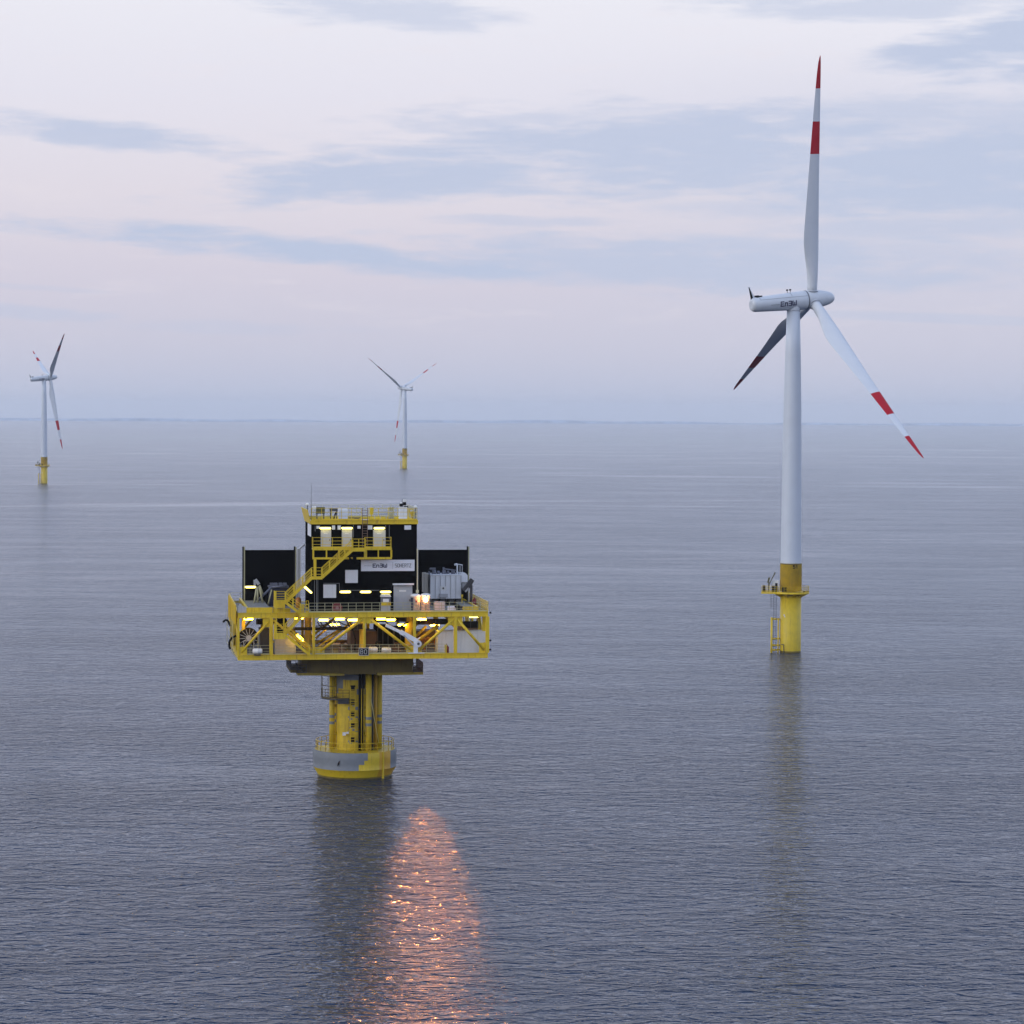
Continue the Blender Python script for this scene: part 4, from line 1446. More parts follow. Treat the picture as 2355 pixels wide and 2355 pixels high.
dup(uf, loc(690.5, 1466.5, -8.2), 'lit strip lamp sloping along the lower flight of stairs', tilt=radians(42))
dup(first, loc(708, 1355.5, VW - 1.0), 'lit strip lamp sloping behind the upper stairs beside the black building', tilt=radians(42))
dup(uf, loc(1000, 1437.5, -2.0), 'lit strip lamp deep under the deck behind the right yellow brace')
dup(uf, loc(742, 1500, -2.5), 'lit strip lamp low on the lower deck behind the railing left of the name board')

for (pp_, v, lab) in (((770, 1436), 1.0, 'added fill lamp deep under the deck behind the looping black cables'),
                      ((925, 1437), -4.0, 'added fill lamp deep under the deck left of the post behind the grey crane')):
    dup(uf, loc(*pp_, v), lab)  # two strip lamps added to give the lower deck an amber glow

# floodlight facing the sea, the orange glare on the deck
fb = loc(979, 1379.5, VF + .35)
fl = thing('floodlight', 'glaring orange floodlight at the deck railing in front of the white tank', 'floodlight', fb)
m = MB().lathe([(.02, -.26), (.14, -.22), (.23, -.12), (.26, 0), (.23, .12), (.14, .22), (.02, .26)], c=fb, n=20)
m.build('lens', FLOOD, fl)
m = MB().lathe([(.20, .265), (.24, .27), (.20, .34), (.05, .38)], c=fb, n=20)
m.build('cap', DGREY, fl)
m = MB().bar((fb.x, fb.y, ZT), (fb.x, fb.y, fb.z - .265), .09)
m.build('stand', DGREY, fl)
ld_ = bpy.data.lights.new('floodlight_beam', 'SPOT')       # the flood's own beam, aimed down at the sea in front
ld_.energy = 120000
ld_.color = (1.0, 0.31, 0.065)
ld_.spot_size = radians(58)
ld_.spot_blend = 1.0
ld_.shadow_soft_size = 0.42
lo_ = bpy.data.objects.new('floodlight_beam', ld_)
COL.objects.link(lo_)
lo_.parent = fl
lo_.location = (0, -0.95, 0)
lo_.scale = (0.15, 1, 1)                                    # a slot beam, narrow sideways
_toc = (CAMP - world_of(fb)); _toc.z = 0
_toc = Matrix.Rotation(radians(0.0), 3, 'Z') @ _toc
_aim = (_toc.normalized() * cos(radians(27.5)) + Vector((0, 0, -sin(radians(27.5)))))
lo_.rotation_mode = 'QUATERNION'
lo_.rotation_quaternion = Matrix.Rotation(-PA, 3, 'Z').to_quaternion() @ _aim.to_track_quat('-Z', 'Y')


# ------------------------------------------------------------------ things standing on the upper deck
# transformer
VT = 0.2
a, b = loc(989.7, 1323.4, VT), loc(1060, 1376.5, VT)
tr = thing('power_transformer', 'big light grey ribbed transformer tank at the right, before the black fire wall', 'transformer', (a.x, VT, ZT))
m = MB().box((a.x, VT, b.z), (b.x, VT + 3.4, a.z))
tank = m.build('tank', LGREY, tr)
m = MB()
for k in range(7):
    u = a.x + (b.x - a.x) * k / 6
    m.box((u - .03, VT - .09, b.z + .05), (u + .03, VT - .002, a.z - .05))
m.build('tank_ribs', GREY, tank)
m = MB().box((a.x - .05, VT - .1, a.z + .003), (b.x + .05, VT + 3.5, a.z + .1))
m.build('lid', LGREY, tr)
m = MB()
for px, r, h in ((998, .3, .5), (1008, .22, .38), (1021, .28, .45), (1030, .2, .4), (1042, .28, .42), (1052, .2, .3)):
    u = U(px, VT + 1.4, 1320)
    m.tube((u, VT + 1.4, a.z + .103), (u, VT + 1.4, a.z + .1 + h), r, r * .8, n=12)
m.build('lid_fittings', STEELB, tr)
m = MB()
zt_ = a.z + .9
m.bar((U(990, VT), VT + .8, zt_ - .1), (U(1003, VT), VT + .8, zt_ - .1), .22)
m.bar((U(1022.5, VT), VT + 1.2, a.z + .1), (U(1022.5, VT), VT + 1.2, a.z + .95), .22)
m.bar((U(1024, VT), VT + 1.2, a.z + .75), (U(1051, VT), VT + 1.2, a.z + .55), .15)
m.bar((U(988, VT), VT + .5, a.z + .1), (U(988, VT), VT + .5, a.z + .5), .2)
m.build('lid_pipes', STEELB, tr)
m = MB()
p1 = loc(1051.5, 1321, VT + .6); p2 = loc(1051.5, 1297.5, VT + .6)
m.tube(p1, p2, .09, n=8)
m.tube(p2, loc(1045, 1299, VT + .6), .13, n=8)
m.tube(p2, loc(1064, 1299.5, VT + .6), .06, n=8)
m.bar(loc(1063, 1299.5, VT + .6), loc(1063, 1318, VT + .6), .06)
m.bar(loc(1058, 1301, VT + .6), loc(1058, 1318, VT + .6), .06)
m.bar(loc(1051.5, 1317.5, VT + .6), loc(1064, 1317.5, VT + .6), .06)
m.build('vent_pipe_frame', LGREY, tr)
m = MB()
p1, p2 = loc(1060, 1320.5, VT + .5), loc(1075.5, 1339, VT + .5)
m.box((b.x + .01, VT + .5, p2.z), (p2.x, VT + 2.6, p1.z - .15))
m.prism([(b.x + .01, p1.z - .147), (p2.x, p1.z - .147), (p2.x - .25, p1.z + .12), (b.x + .01, p1.z + .12)], VT + .52, VT + 2.58)
m.build('conservator_box', LGREY, tr)
m = MB()
p1, p2 = loc(1061, 1340, VT + .8), loc(1073, 1352, VT + .8)
m.prism([(p1.x, p1.z), (p2.x, p1.z), (p2.x - .1, p2.z + .2), (p1.x + .2, p2.z - .1)], VT + .8, VT + 2.0)
m.build('outlet_box', GREY, tr)
m = MB()
p1, p2 = loc(1012.5, 1348.7, VT - .12), loc(1026.5, 1358, VT - .12)
m.box((p1.x, VT - .14, p2.z), (p2.x, VT - .095, p1.z))
pl_ = m.build('notice_plate', WHITE, tr)
c = loc(1019.3, 1352.5, VT - .15)
m = MB().prism([(c.x - .12, c.z - .12), (c.x + .12, c.z - .12), (c.x + .05, c.z + .1), (c.x - .05, c.z + .1)], VT - .16, VT - .143)
m.build('notice_mark', BLACKM, pl_)
p1, p2 = loc(1010, 1365.5, VT - .12), loc(1029.5, 1373.5, VT - .12)
MB().box((p1.x, VT - .35, p2.z), (p2.x, VT - .095, p1.z)).build('control_box', GREY, tr)
p1, p2 = loc(1013, 1358.4, VT - .12), loc(1025, 1365.2, VT - .12)
MB().box((p1.x, VT - .2, p2.z), (p2.x, VT - .095, p1.z)).build('control_box', LGREY, tr)
m = MB()
for px in (1000, 1019, 1040, 1056):
    u = U(px, VT, 1380)
    m.box((u - .3, VT + .3, ZT - .02), (u + .3, VT + 3.0, b.z - .003))
m.build('plinth', DGREY, tr)
m = MB()
p1, p2 = loc(976.5, 1319.3, VT + .5), loc(984.5, 1364, VT + .5)
m.box((p1.x, VT + .5, p2.z), (p2.x, VT + 3.2, p1.z))
m.tube((p2.x, VT + 1, p1.z - .15), (a.x + .1, VT + 1, a.z + .0), .12, n=8)
m.build('radiator', mat('cream_radiator', (0.50, 0.47, 0.40), 0.45), tr)

# tanks beside the building
VK = -8.2
p1, p2 = loc(944.5, 1365.5, VK), loc(967, 1408, VK)
tk = thing('round_cabinet', 'white cylindrical cabinet with domed top beside the grey door', 'cabinet', ((p1.x + p2.x) / 2, VK, ZT), 'white cylindrical cabinets on the deck')
def tank_parts(t, cx, r, z0, z1, dark):
    m = MB().lathe([(r, z0 - z0), (r, z1 - z0 - .35), (r + .05, z1 - z0 - .34), (r + .05, z1 - z0 - .22), (r * .9, z1 - z0 - .08), (r * .5, z1 - z0 - .01), (.05, z1 - z0)], c=(cx, VK, z0), n=28)
    m.build('shell', WHITE, t)
    if dark:
        m = MB()
        for g0 in range(200, 240, 10):
            pass
        q = [((r + .02) * cos(radians(g)), (r + .02) * sin(radians(g))) for g in range(180, 235, 9)]
        for s_, e_ in zip(q[:-1], q[1:]):
            m.hexa([(cx + s_[0], VK + s_[1], z0 + .1), (cx + e_[0], VK + e_[1], z0 + .1), (cx + e_[0] * 1.02, VK + e_[1] * 1.02, z0 + .1), (cx + s_[0] * 1.02, VK + s_[1] * 1.02, z0 + .1),
                    (cx + s_[0], VK + s_[1], z1 - .45), (cx + e_[0], VK + e_[1], z1 - .45), (cx + e_[0] * 1.02, VK + e_[1] * 1.02, z1 - .45), (cx + s_[0] * 1.02, VK + s_[1] * 1.02, z1 - .45)])
        m.build('side_panel', BLUE, t)
        m = MB().box((cx - .1, VK - r - .04, z0 + 1.15), (cx + .12, VK - r - .005, z0 + 1.35))
        m.build('plate', RED, t)
tank_parts(tk, (p1.x + p2.x) / 2, (p2.x - p1.x) / 2 - .03, ZT, p1.z, True)
p1, p2 = loc(967.5, 1364.5, VK), loc(989.7, 1408, VK)
tk2 = thing('round_cabinet', 'white cylindrical cabinet lit orange right behind the glaring floodlight', 'cabinet', ((p1.x + p2.x) / 2, VK, ZT), 'white cylindrical cabinets on the deck')
tank_parts(tk2, (p1.x + p2.x) / 2, (p2.x - p1.x) / 2 - .03, ZT, p1.z, False)
# switch kiosk
p1, p2 = loc(875.7, 1367.5, VK), loc(899.5, 1408, VK)
ks = thing('switch_kiosk', 'small grey switch kiosk with window, yellow front and lamp glare beside the grey door', 'kiosk', ((p1.x + p2.x) / 2, VK, ZT))
w0, w1 = p1.x + .08, p2.x - .08
hk = p1.z - ZT
MB().box((w0, VK, ZT), (w1, VK + .9, ZT + hk * .42)).build('lower_cabinet', GREY, ks)
MB().box((w0, VK + .1, ZT + hk * .425), (w1, VK + .85, ZT + hk * .86)).build('upper_cabinet', STEELB, ks)
MB().prism([(p1.x, ZT + hk * .865), (p2.x, ZT + hk * .865), (p2.x - .12, ZT + hk), (p1.x + .12, ZT + hk)], VK - .1, VK + 1.0).build('cap', WHITE, ks)
MB().box((w0 + .2, VK + .05, ZT + hk * .56), (w1 - .2, VK + .097, ZT + hk * .74)).build('window', SIGNM, ks)
MB().box((w0 - .02, VK - .12, ZT + hk * .36), (w1 + .02, VK - .003, ZT + hk * .56)).build('front_panel', YEL, ks)
# stacked water containers
VC = -7.9
for k, (pa, pb) in enumerate(((999.8, 1011), (1012, 1023.2))):
    p1, p2 = loc(pa, 1384, VC), loc(pb, 1403, VC)
    ct = thing('caged_container', 'white caged liquid container on the deck, left one of the touching pair' if k == 0 else 'white caged liquid container on the deck, right one of the touching pair', 'container',
               (p1.x, VC, ZT), 'white caged containers on the deck')
    MB().box((p1.x + .03, VC + .03, p2.z + .02), (p2.x - .03, VC + 1.0, p1.z - .03)).build('bottle', WHITE, ct)
    m = MB()
    for i in range(5):
        u = p1.x + (p2.x - p1.x) * i / 4
        m.bar((u, VC, p2.z), (u, VC, p1.z), .04)
        z = p2.z + (p1.z - p2.z) * i / 4
        m.bar((p1.x, VC, z), (p2.x, VC, z), .04)
    m.build('cage', GREY, ct)
    MB().box((p1.x, VC, p2.z - .18), (p2.x, VC + 1.0, p2.z - .005)).build('pallet', BLACKM, ct)
    m = MB()
    for i in range(3):
        m.box((p1.x, VC + .05 + .4 * i, ZT - .02), (p2.x, VC + .2 + .4 * i, p2.z - .185))
    m.build('stand', DGREY, ct)
p1, p2 = loc(1029.5, 1396, VC), loc(1049, 1407, VC)
m = MB().box((p1.x, VC, ZT - .02), (p2.x, VC + 1.1, p1.z)).box((p1.x + .1, VC + .1, p1.z + .003), (p2.x - .1, VC + 1.0, p1.z + .06))
single(m, 'storage_chest', LGREY, 'low light grey storage chest on the deck left of the black hose', 'chest', (p1.x, VC, ZT))
m = MB().path([loc(1049, 1393, VC - .1), loc(1051.5, 1396, VC - .2), loc(1053.5, 1400, VC - .25), loc(1055, 1405, VC - .25)], .25, n=8)
single(m, 'black_hose', BLACKM, 'thick black hose hanging over the chest on the right deck', 'hose', loc(1052, 1406, VC))
# folded crane right of the transformer
cb = loc(1083, 1388, -1.0)
cr_ = thing('folding_crane', 'dark folded loading crane on a thin mast right of the transformer', 'crane', (cb.x, -1.0, ZT))
m = MB().bar((cb.x, -1, ZT), loc(1084, 1346, -1), .3)
m.build('mast', DGREY, cr_)
m = MB().bar(loc(1066, 1358, -1), loc(1086, 1332, -1), .34, .5).bar(loc(1079, 1352, -1.4), loc(1088.5, 1334, -1.4), .2, .28)
m.build('boom', DGREY, cr_)
m = MB().bar(loc(1070, 1361, -1.2), loc(1080, 1350, -1.2), .2)
m.build('cylinder', GREY, cr_)
m = MB().bar(loc(1078, 1350, -1.2), loc(1078.5, 1388, -1.2), .1)
m.build('chain', GREY, cr_)
m = MB().box(loc(1071, 1382, -1.2), loc(1092, 1391, -.4))
m.build('foot', BLACKM, cr_)
p1 = loc(1091.5, 1377, -3.5)
m = MB().tube((p1.x, -3.5, ZT), (p1.x, -3.5, ZT + 1.1), .22, n=14).tube((p1.x, -3.5, ZT + 1.1), (p1.x, -3.5, ZT + 1.3), .16, .06, n=14).tube((p1.x - .35, -3.5, ZT + .8), (p1.x, -3.5, ZT + .8), .1, n=10)
single(m, 'fire_monitor', RED, 'dark red standpipe at the right end of the deck next to the yellow side railing', 'standpipe', (p1.x, -3.5, ZT))
# lamp post beside transformer
p1, p2 = loc(1062.5, 1372, -2), loc(1062.5, 1391, -2)
m = MB().bar((p1.x, -2, ZT), (p1.x, -2, p1.z), .1).box((p1.x - .12, -2.12, p1.z + .003), (p1.x + .12, -1.88, p1.z + .25)).box((p1.x - .25, -2.25, ZT), (p1.x + .25, -1.75, ZT + .4))
single(m, 'post_box', YEL, 'small yellow post with a box on top at the right of the transformer foot', 'post', (p1.x, -2, ZT))
# reel seen through the front railing
p1 = loc(775.2, 1398, VW - .6)
m = MB().tube((p1.x, VW - .75, p1.z), (p1.x, VW - .4, p1.z), .62, n=28)
hr = thing('hose_reel', 'dark red round hose reel behind the deck railing below the square panels', 'hose reel', (p1.x, VW - .6, ZT))
m.build('drum', RED, hr)
MB().tube((p1.x, VW - .80, p1.z), (p1.x, VW - .751, p1.z), .2, n=16).build('hub', mat('pinkish_metal', (0.30, 0.14, 0.15), 0.5), hr)
m = MB().bar((p1.x - .5, VW - .55, ZT), (p1.x - .5, VW - .55, p1.z), .1).bar((p1.x + .5, VW - .55, ZT), (p1.x + .5, VW - .55, p1.z), .1)
m.build('frame', DGREY, hr)

# left side of the deck: tripod crane frame, blue transformer and trestle
VL = 1.0
tp = thing('tripod_davit', 'pale tripod frame with grey hooded head before the left fire wall', 'davit', (U(590, VL), VL, ZT))
for (a, b) in (((584, 1390), (591, 1349)), ((592.5, 1388), (592.5, 1350)), ((605, 1388), (596, 1348)), ((604.5, 1366), (597, 1346))):
    m = MB().tube(loc(*a, VL), loc(*b, VL), .12, n=8)
    m.build('leg', RAILM, tp)
m = MB().bar(loc(587, 1333, VL), loc(595.5, 1344, VL), .42, .4).bar(loc(585.5, 1334, VL), loc(586, 1347, VL), .25)
m.build('head', GREY, tp)
bt = thing('small_transformer', 'dark blue steel box with sloping blue grey braces behind the upper stair landing', 'transformer', (U(640, 2.0), 2.0, ZT))
p1, p2 = loc(620, 1352, 2.0), loc(662, 1386, 2.0)
MB().box((p1.x, 2.0, ZT), (p2.x, 4.2, p1.z)).build('tank', BLUE, bt)
m = MB().box((p1.x - .1, 1.9, p1.z + .003), (p2.x + .1, 4.3, p1.z + .2))
for px in (625, 634, 645, 655):
    m.box((U(px, 2.5) - .2, 2.6, p1.z + .203), (U(px, 2.5) + .25, 3.4, p1.z + .55))
m.build('lid', STEELB, bt)
m = MB().tube(loc(592, 1382, 1.4), loc(625, 1350.5, 1.4), .16, n=8).tube(loc(625, 1350.5, 1.4), loc(662, 1348, 1.4), .12, n=8)
m.build('brace', STEELB, bt)
m = MB().tube(loc(616, 1392, .6), loc(625, 1356, .6), .09, n=8)
m.build('brace', RAILM, bt)
# grey cooling duct beside the black building on the left
p1, p2 = loc(684.5, 1262, 2.0), loc(691, 1392, 2.0)
m = MB().box((p1.x, 2.0, ZT), (p2.x, 3.2, p1.z)).tube((p1.x + .3, 2.4, p1.z), (p1.x + .9, 2.4, p1.z + .5), .1, n=8).tube((p1.x + .9, 2.4, p1.z + .5), (p2.x + 1.0, 2.4, p1.z + .3), .1, n=8)
single(m, 'vent_duct', GREY, 'tall grey vent duct between the left fire wall and the black building', 'duct', (p1.x, 2.0, ZT))
p1 = loc(692, 1385, -2)
m = MB().tube((p1.x - .3, -2, ZT), (p1.x - .3, -2, ZT + 1.15), .33, n=16).tube((p1.x - .3, -2, ZT + 1.15), (p1.x - .3, -2, ZT + 1.35), .33, .1, n=16)
single(m, 'orange_drum', mat('orange_paint', (0.45, 0.15, 0.01), 0.5), 'small orange drum at the foot of the upper stairs', 'drum', (p1.x - .3, -2, ZT))
p1, p2 = loc(546, 1394, VF + .5), loc(560, 1408, VF + .5)
m = MB().box((p1.x, VF + .45, ZT + .045), (p2.x, VF + 1.2, p1.z)).box((p1.x + .2, VF + .6, p1.z + .003), (p1.x + .5, VF + .9, p1.z + .25)).box((p2.x + .01, VF + .5, ZT + .045), (p2.x + .35, VF + .9, p1.z - .1))
single(m, 'winch_box', GREY, 'grey winch box on the front left corner of the upper deck', 'winch', (p1.x, VF + .5, ZT))

# ------------------------------------------------------------------ roof equipment
ZR = zr + .2
VR = -4.0
def rloc(px, py, v=VR):
    return loc(px, py, v)
p1, p2 = rloc(727.5, 1166.5), rloc(747, 1181.5)
s1 = thing('roof_cabinet', 'olive panelled cabinet on legs at the left end of the roof', 'cabinet', (p1.x, VR, ZR), 'dark cabinets on the roof')
MB().box((p1.x, VR, p2.z), (p2.x, VR + .7, p1.z)).build('box', OLV2, s1)
m = MB()
for u in (p1.x + .1, p2.x - .1):
    for v in (VR + .1, VR + .6):
        m = MB().bar((u, v, ZR), (u, v, p2.z - .003), .1)
        m.build('leg', DGREY, s1)
MB().box((p1.x - .45, VR, p1.z - .2), (p1.x - .01, VR + .6, p1.z + .08)).build('hood', WHITE, s1)
p1, p2 = rloc(758.7, 1169.5), rloc(776.5, 1175.5)
s2 = thing('roof_cabinet', 'dark slatted unit on legs, second from the left on the roof', 'cabinet', (p1.x, VR, ZR), 'dark cabinets on the roof')
MB().box((p1.x, VR, p2.z), (p2.x, VR + .7, p1.z)).build('box', DGREY, s2)
for u in (p1.x + .1, p2.x - .1):
    for v in (VR + .1, VR + .6):
        MB().bar((u, v, ZR), (u, v, p2.z - .003), .08).build('leg', DGREY, s2)
MB().bar((p1.x + .4, VR + .2, ZR), (p1.x + .75, VR + .2, p2.z - .1), .16).build('pipe', BLACKM, s2)
p1, p2 = rloc(780.5, 1170.5, -3), rloc(799.5, 1190, -3)
m = MB().box((p1.x, -3, ZR), (p2.x, -1.8, p1.z))
for k in range(1, 6):
    z = ZR + (p1.z - ZR) * k / 6
    m.box((p1.x, -3.04, z - .02), (p2.x, -3.003, z + .02))
single(m, 'air_unit', SIGNM, 'white ribbed air conditioning unit on the roof left of the ladder', 'air conditioner', (p1.x, -3, ZR))
p1, p2 = rloc(801, 1181), rloc(829, 1186)
m = MB().bar((p1.x, VR, ZR + .45), (p2.x, VR, ZR + .45), .12).bar((p1.x + .2, VR, ZR), (p1.x + .2, VR, ZR + .4), .1).bar((p2.x - .2, VR, ZR), (p2.x - .2, VR, ZR + .4), .1)
m.box(((p1.x + p2.x) / 2, VR - .2, ZR), ((p1.x + p2.x) / 2 + .5, VR + .3, ZR + .42))
single(m, 'pipe_rack', DGREY, 'low dark pipe rack on the roof just left of the roof ladder', 'pipe rack', (p1.x, VR, ZR))
p1, p2 = rloc(851, 1167.5, -5.5), rloc(858.5, 1184, -5.5)
m = MB().box((p1.x, -5.5, p2.z), (p2.x, -5.0, p1.z)).bar(((p1.x + p2.x) / 2, -5.25, ZR), ((p1.x + p2.x) / 2, -5.25, p2.z - .003), .12).box((p2.x + .003, -5.4, p1.z - .35), (p2.x + .08, -5.1, p1.z - .2))
single(m, 'yellow_post_cabinet', YEL, 'yellow cabinet on a post on the roof just right of the ladder', 'cabinet', (p1.x, -5.5, ZR))
p1, p2 = rloc(858, 1182), rloc(892, 1186)
m = MB().tube((p1.x, VR, p1.z), (p2.x, VR, p1.z), .1, n=8).tube((p1.x + .6, VR, p1.z + .3), (p2.x + .6, VR, p1.z + .3), .06, n=8)
for u in (p1.x + .2, (p1.x + p2.x) / 2, p2.x - .2):
    m.bar((u, VR, ZR), (u, VR, p1.z + .3), .07)
single(m, 'roof_pipes', GREY, 'horizontal grey pipes on short stands across the right half of the roof', 'pipes', (p1.x, VR, ZR))
for k, px in enumerate((895, 899.5, 904)):
    p1 = rloc(px, 1168, -1)
    m = MB().tube((p1.x, -1, ZR), (p1.x, -1, p1.z), .13, n=10).tube((p1.x, -1, p1.z), (p1.x, -1, p1.z + .12), .18, .05, n=10)
    single(m, 'roof_stack', mat('yellowed_pipe', (0.42, 0.38, 0.22), 0.5) if k == 0 else bpy.data.materials['yellowed_pipe'],
           'pale vent stack on the roof, %s of three beside the camera mast' % ('the leftmost', 'the middle', 'the rightmost')[k], 'vent stack', (p1.x, -1, ZR), 'three pale vent stacks on the roof')
# camera mast
VM = -5.6
p1, p2 = rloc(919, 1166, VM), rloc(936.7, 1194, VM)
cmst = thing('camera_mast', 'grey cabinet carrying dark cameras and white hoods at the right end of the roof', 'camera mast', (p1.x, VM, ZR))
MB().box((p1.x, VM, ZR), (p2.x, VM + .9, p1.z)).build('cabinet', LGREY, cmst)
for (x0, y0, x1, y1, mt, nm) in ((927, 1155, 934, 1162, BLACKM, 'camera'), (919.5, 1158, 926, 1165, BLACKM, 'camera'), (930, 1163.5, 935, 1171, BLACKM, 'camera'), (935.5, 1164, 938, 1168, BLACKM, 'camera'),
                                 (927.5, 1149, 934.3, 1154.6, WHITE, 'hood'), (921, 1156, 925, 1157.8, WHITE, 'hood'), (928.8, 1162.2, 936, 1163.4, WHITE, 'hood')):
    q1, q2 = rloc(x0, y0, VM + .2), rloc(x1, y1, VM + .2)
    MB().box((q1.x, VM + .1, q2.z), (q2.x, VM + .55, q1.z)).build(nm, mt, cmst)
MB().bar((rloc(930.5, 1160, VM).x, VM + .62, p1.z), (rloc(930.5, 1160, VM).x, VM + .62, rloc(930, 1150, VM).z), .14).build('mast', GREY, cmst)
MB().bar((rloc(926.5, 1160, VM).x, VM + .5, p1.z), (rloc(926.5, 1160, VM).x, VM + .5, rloc(926, 1148, VM).z), .04).build('rod', DGREY, cmst)
p1, p2 = rloc(940, 1171, -3), rloc(951, 1192, -3)
m = MB().bar((p1.x, -3, ZR), (p1.x, -3, p1.z), .1).bar((p2.x, -3, ZR), (p2.x, -3, p1.z), .1).bar((p1.x, -3, p1.z), (p2.x, -3, ZR), .12).bar((p1.x, -3, p1.z), (p2.x, -3, p1.z), .1).tube((p1.x + .5, -3.1, ZR + .9), (p1.x + .5, -2.6, ZR + .9), .3, n=16)
single(m, 'lifting_frame', YEL, 'yellow lifting frame at the right rear corner of the roof', 'frame', (p1.x, -3, ZR))
# white dome antennas
for k, (px, py, v, pyb, lab) in enumerate(((707.2, 1161, 1.0, 1172, 'white dome antenna on a short rod at the left roof corner'),
                                           (955.8, 1166.8, -5.5, 1180, 'white dome antenna on a short rod at the right roof corner'))):
    p1 = loc(px, py, v)
    da = thing('dome_antenna', lab, 'antenna', (p1.x, v, zr + .5), 'white dome antennas on the roof corners')
    MB().bar((p1.x, v, zr + .5), (p1.x, v, p1.z), .1).build('rod', DGREY, da)
    MB().lathe([(.1, 0), (.24, .03), (.24, .12), (.17, .24), (.05, .30)], c=(p1.x, v, p1.z - .05), n=18).build('dome', WHITE, da)
p1, p2 = loc(715.7, 1176, -6.5), loc(715.3, 1111, -6.5)
m = MB().tube((p1.x, -6.5, zr + .2), (p1.x, -6.5, p2.z), .035, .02, n=8).tube((p1.x, -6.5, zr + .2), (p1.x, -6.5, zr + .8), .07, n=8)
single(m, 'whip_antenna', DGREY, 'tall thin whip antenna rising from the left end of the roof', 'antenna', (p1.x, -6.5, zr + .2))
p1 = loc(691, 1175.5, 2.0)

# ------------------------------------------------------------------ lower deck
ZD = ZBd - .08
VC2 = -7.8
# cable reel
c = loc(571.5, 1466, -7.6)
cr2 = thing('cable_reel', 'big black cable reel with pale spokes in the left bay of the lower deck', 'cable reel', (c.x, -7.6, ZD))
R_ = 1.16
m = MB()
for v in (-8.1, -7.15):
    m.lathe([(R_, 0), (R_, .06)], n=36) if False else None
m.tube((c.x, -8.1, c.z), (c.x, -8.02, c.z), R_, n=36).tube((c.x, -7.2, c.z), (c.x, -7.12, c.z), R_, n=36).tube((c.x, -8.01, c.z), (c.x, -7.21, c.z), R_ * .8, n=28)
m.build('drum', BLACKM, cr2)
m = MB()
for k in range(14):
    g = 2 * pi * k / 14 + .1
    m.bar((c.x + .3 * cos(g), -8.13, c.z + .3 * sin(g)), (c.x + 1.1 * cos(g), -8.13, c.z + 1.1 * sin(g)), .045, .05)
m.tube((c.x, -8.2, c.z), (c.x, -8.103, c.z), .32, n=18).build('spokes', GREY, cr2)
m = MB()
for u in (-.6, .6):
    m.bar((c.x + u, -8.25, ZD), (c.x + u, -8.25, c.z - .35), .09).bar((c.x + u, -7.0, ZD), (c.x + u, -7.0, c.z - .35), .09)
m.bar((c.x - .6, -8.25, c.z - .35), (c.x + .6, -8.25, c.z - .35), .09)
m.build('stand', GREY, cr2)
# boxes and containers
def crate(px0, py0, px1, py1, v, depth, name, mt, label, cat, ribs=0, rm=None):
    p1, p2 = loc(px0, py0, v), loc(px1, py1, v)
    t = thing(name, label, cat, (p1.x, v, ZD))
    MB().box((p1.x, v, ZD), (p2.x, v + depth, p1.z)).build('body', mt, t)
    m = MB()
    for k in range(ribs + 1):
        u = p1.x + .04 + (p2.x - p1.x - .08) * k / max(1, ribs)
        m.box((u - .04, v - .045, ZD + .05), (u + .04, v - .003, p1.z - .02))
    m.box((p1.x, v - .05, p1.z - .1), (p2.x, v - .004, p1.z + .02))
    m.build('frame', rm or mt, t)
    return t
crate(632.8, 1464, 680, 1505, -7.4, 1.8, 'grey_cabinet', GREY, 'grey double cabinet under the lower stair landing on the lower deck', 'cabinet', 2)
crate(598, 1447, 621, 1503, -5.5, 3.0, 'dark_cabinet', DGREY, 'tall dark speckled cabinet right of the cable reel', 'cabinet', 1)
crate(1007, 1453, 1046, 1501, -7.6, 2.4, 'pale_container', LGREY, 'pale grey container on the lower deck left of the right thick post', 'container', 0)
crate(1051, 1452.6, 1117, 1501.5, -8.0, 2.4, 'pale_container', LGREY, 'long pale grey container at the right end of the lower deck', 'container', 0)
crate(868, 1443, 905, 1500, -1.5, 5.0, 'black_cubicle', BLACK, 'black switchgear cubicle in the middle bay behind the grey crane boom', 'cubicle', 3, DGREY)
crate(906, 1446, 936, 1500, -1.0, 4.5, 'black_cubicle', BLACK, 'black switchgear cubicle just left of the rear wide post', 'cubicle', 2, DGREY)
crate(806, 1450, 829, 1502, -3.0, 4.5, 'brown_cubicle', mat('brown_primer', (0.09, 0.045, 0.025), 0.6, var=0.3), 'rust brown equipment cubicle left of the middle post', 'cubicle', 3)
crate(842, 1452, 866, 1502, -2.2, 3.5, 'brown_cubicle', bpy.data.materials['brown_primer'], 'rust brown equipment cubicle right of the middle post', 'cubicle', 2)
crate(957, 1452, 1004, 1500, .5, 3.5, 'brown_cubicle', bpy.data.materials['brown_primer'], 'long brown cubicle behind the right pair of yellow braces', 'cubicle', 4)
crate(735, 1483, 800, 1503, -1.0, 2.5, 'pump_skid', mat('tan_primer', (0.20, 0.13, 0.05), 0.6, var=0.3), 'low tan pump skid behind the railing left of the name board', 'skid', 6)
crate(1062, 1441, 1112, 1456, -3.0, 4.0, 'rust_chest', mat('pink_brown_primer', (0.28, 0.19, 0.14), 0.6, var=0.2), 'wide brownish chest seen above the long pale container', 'chest', 0)
crate(640, 1425, 660, 1450, -3.0, 3.0, 'black_locker', BLACK, 'black locker behind the lower stairs', 'locker', 1)
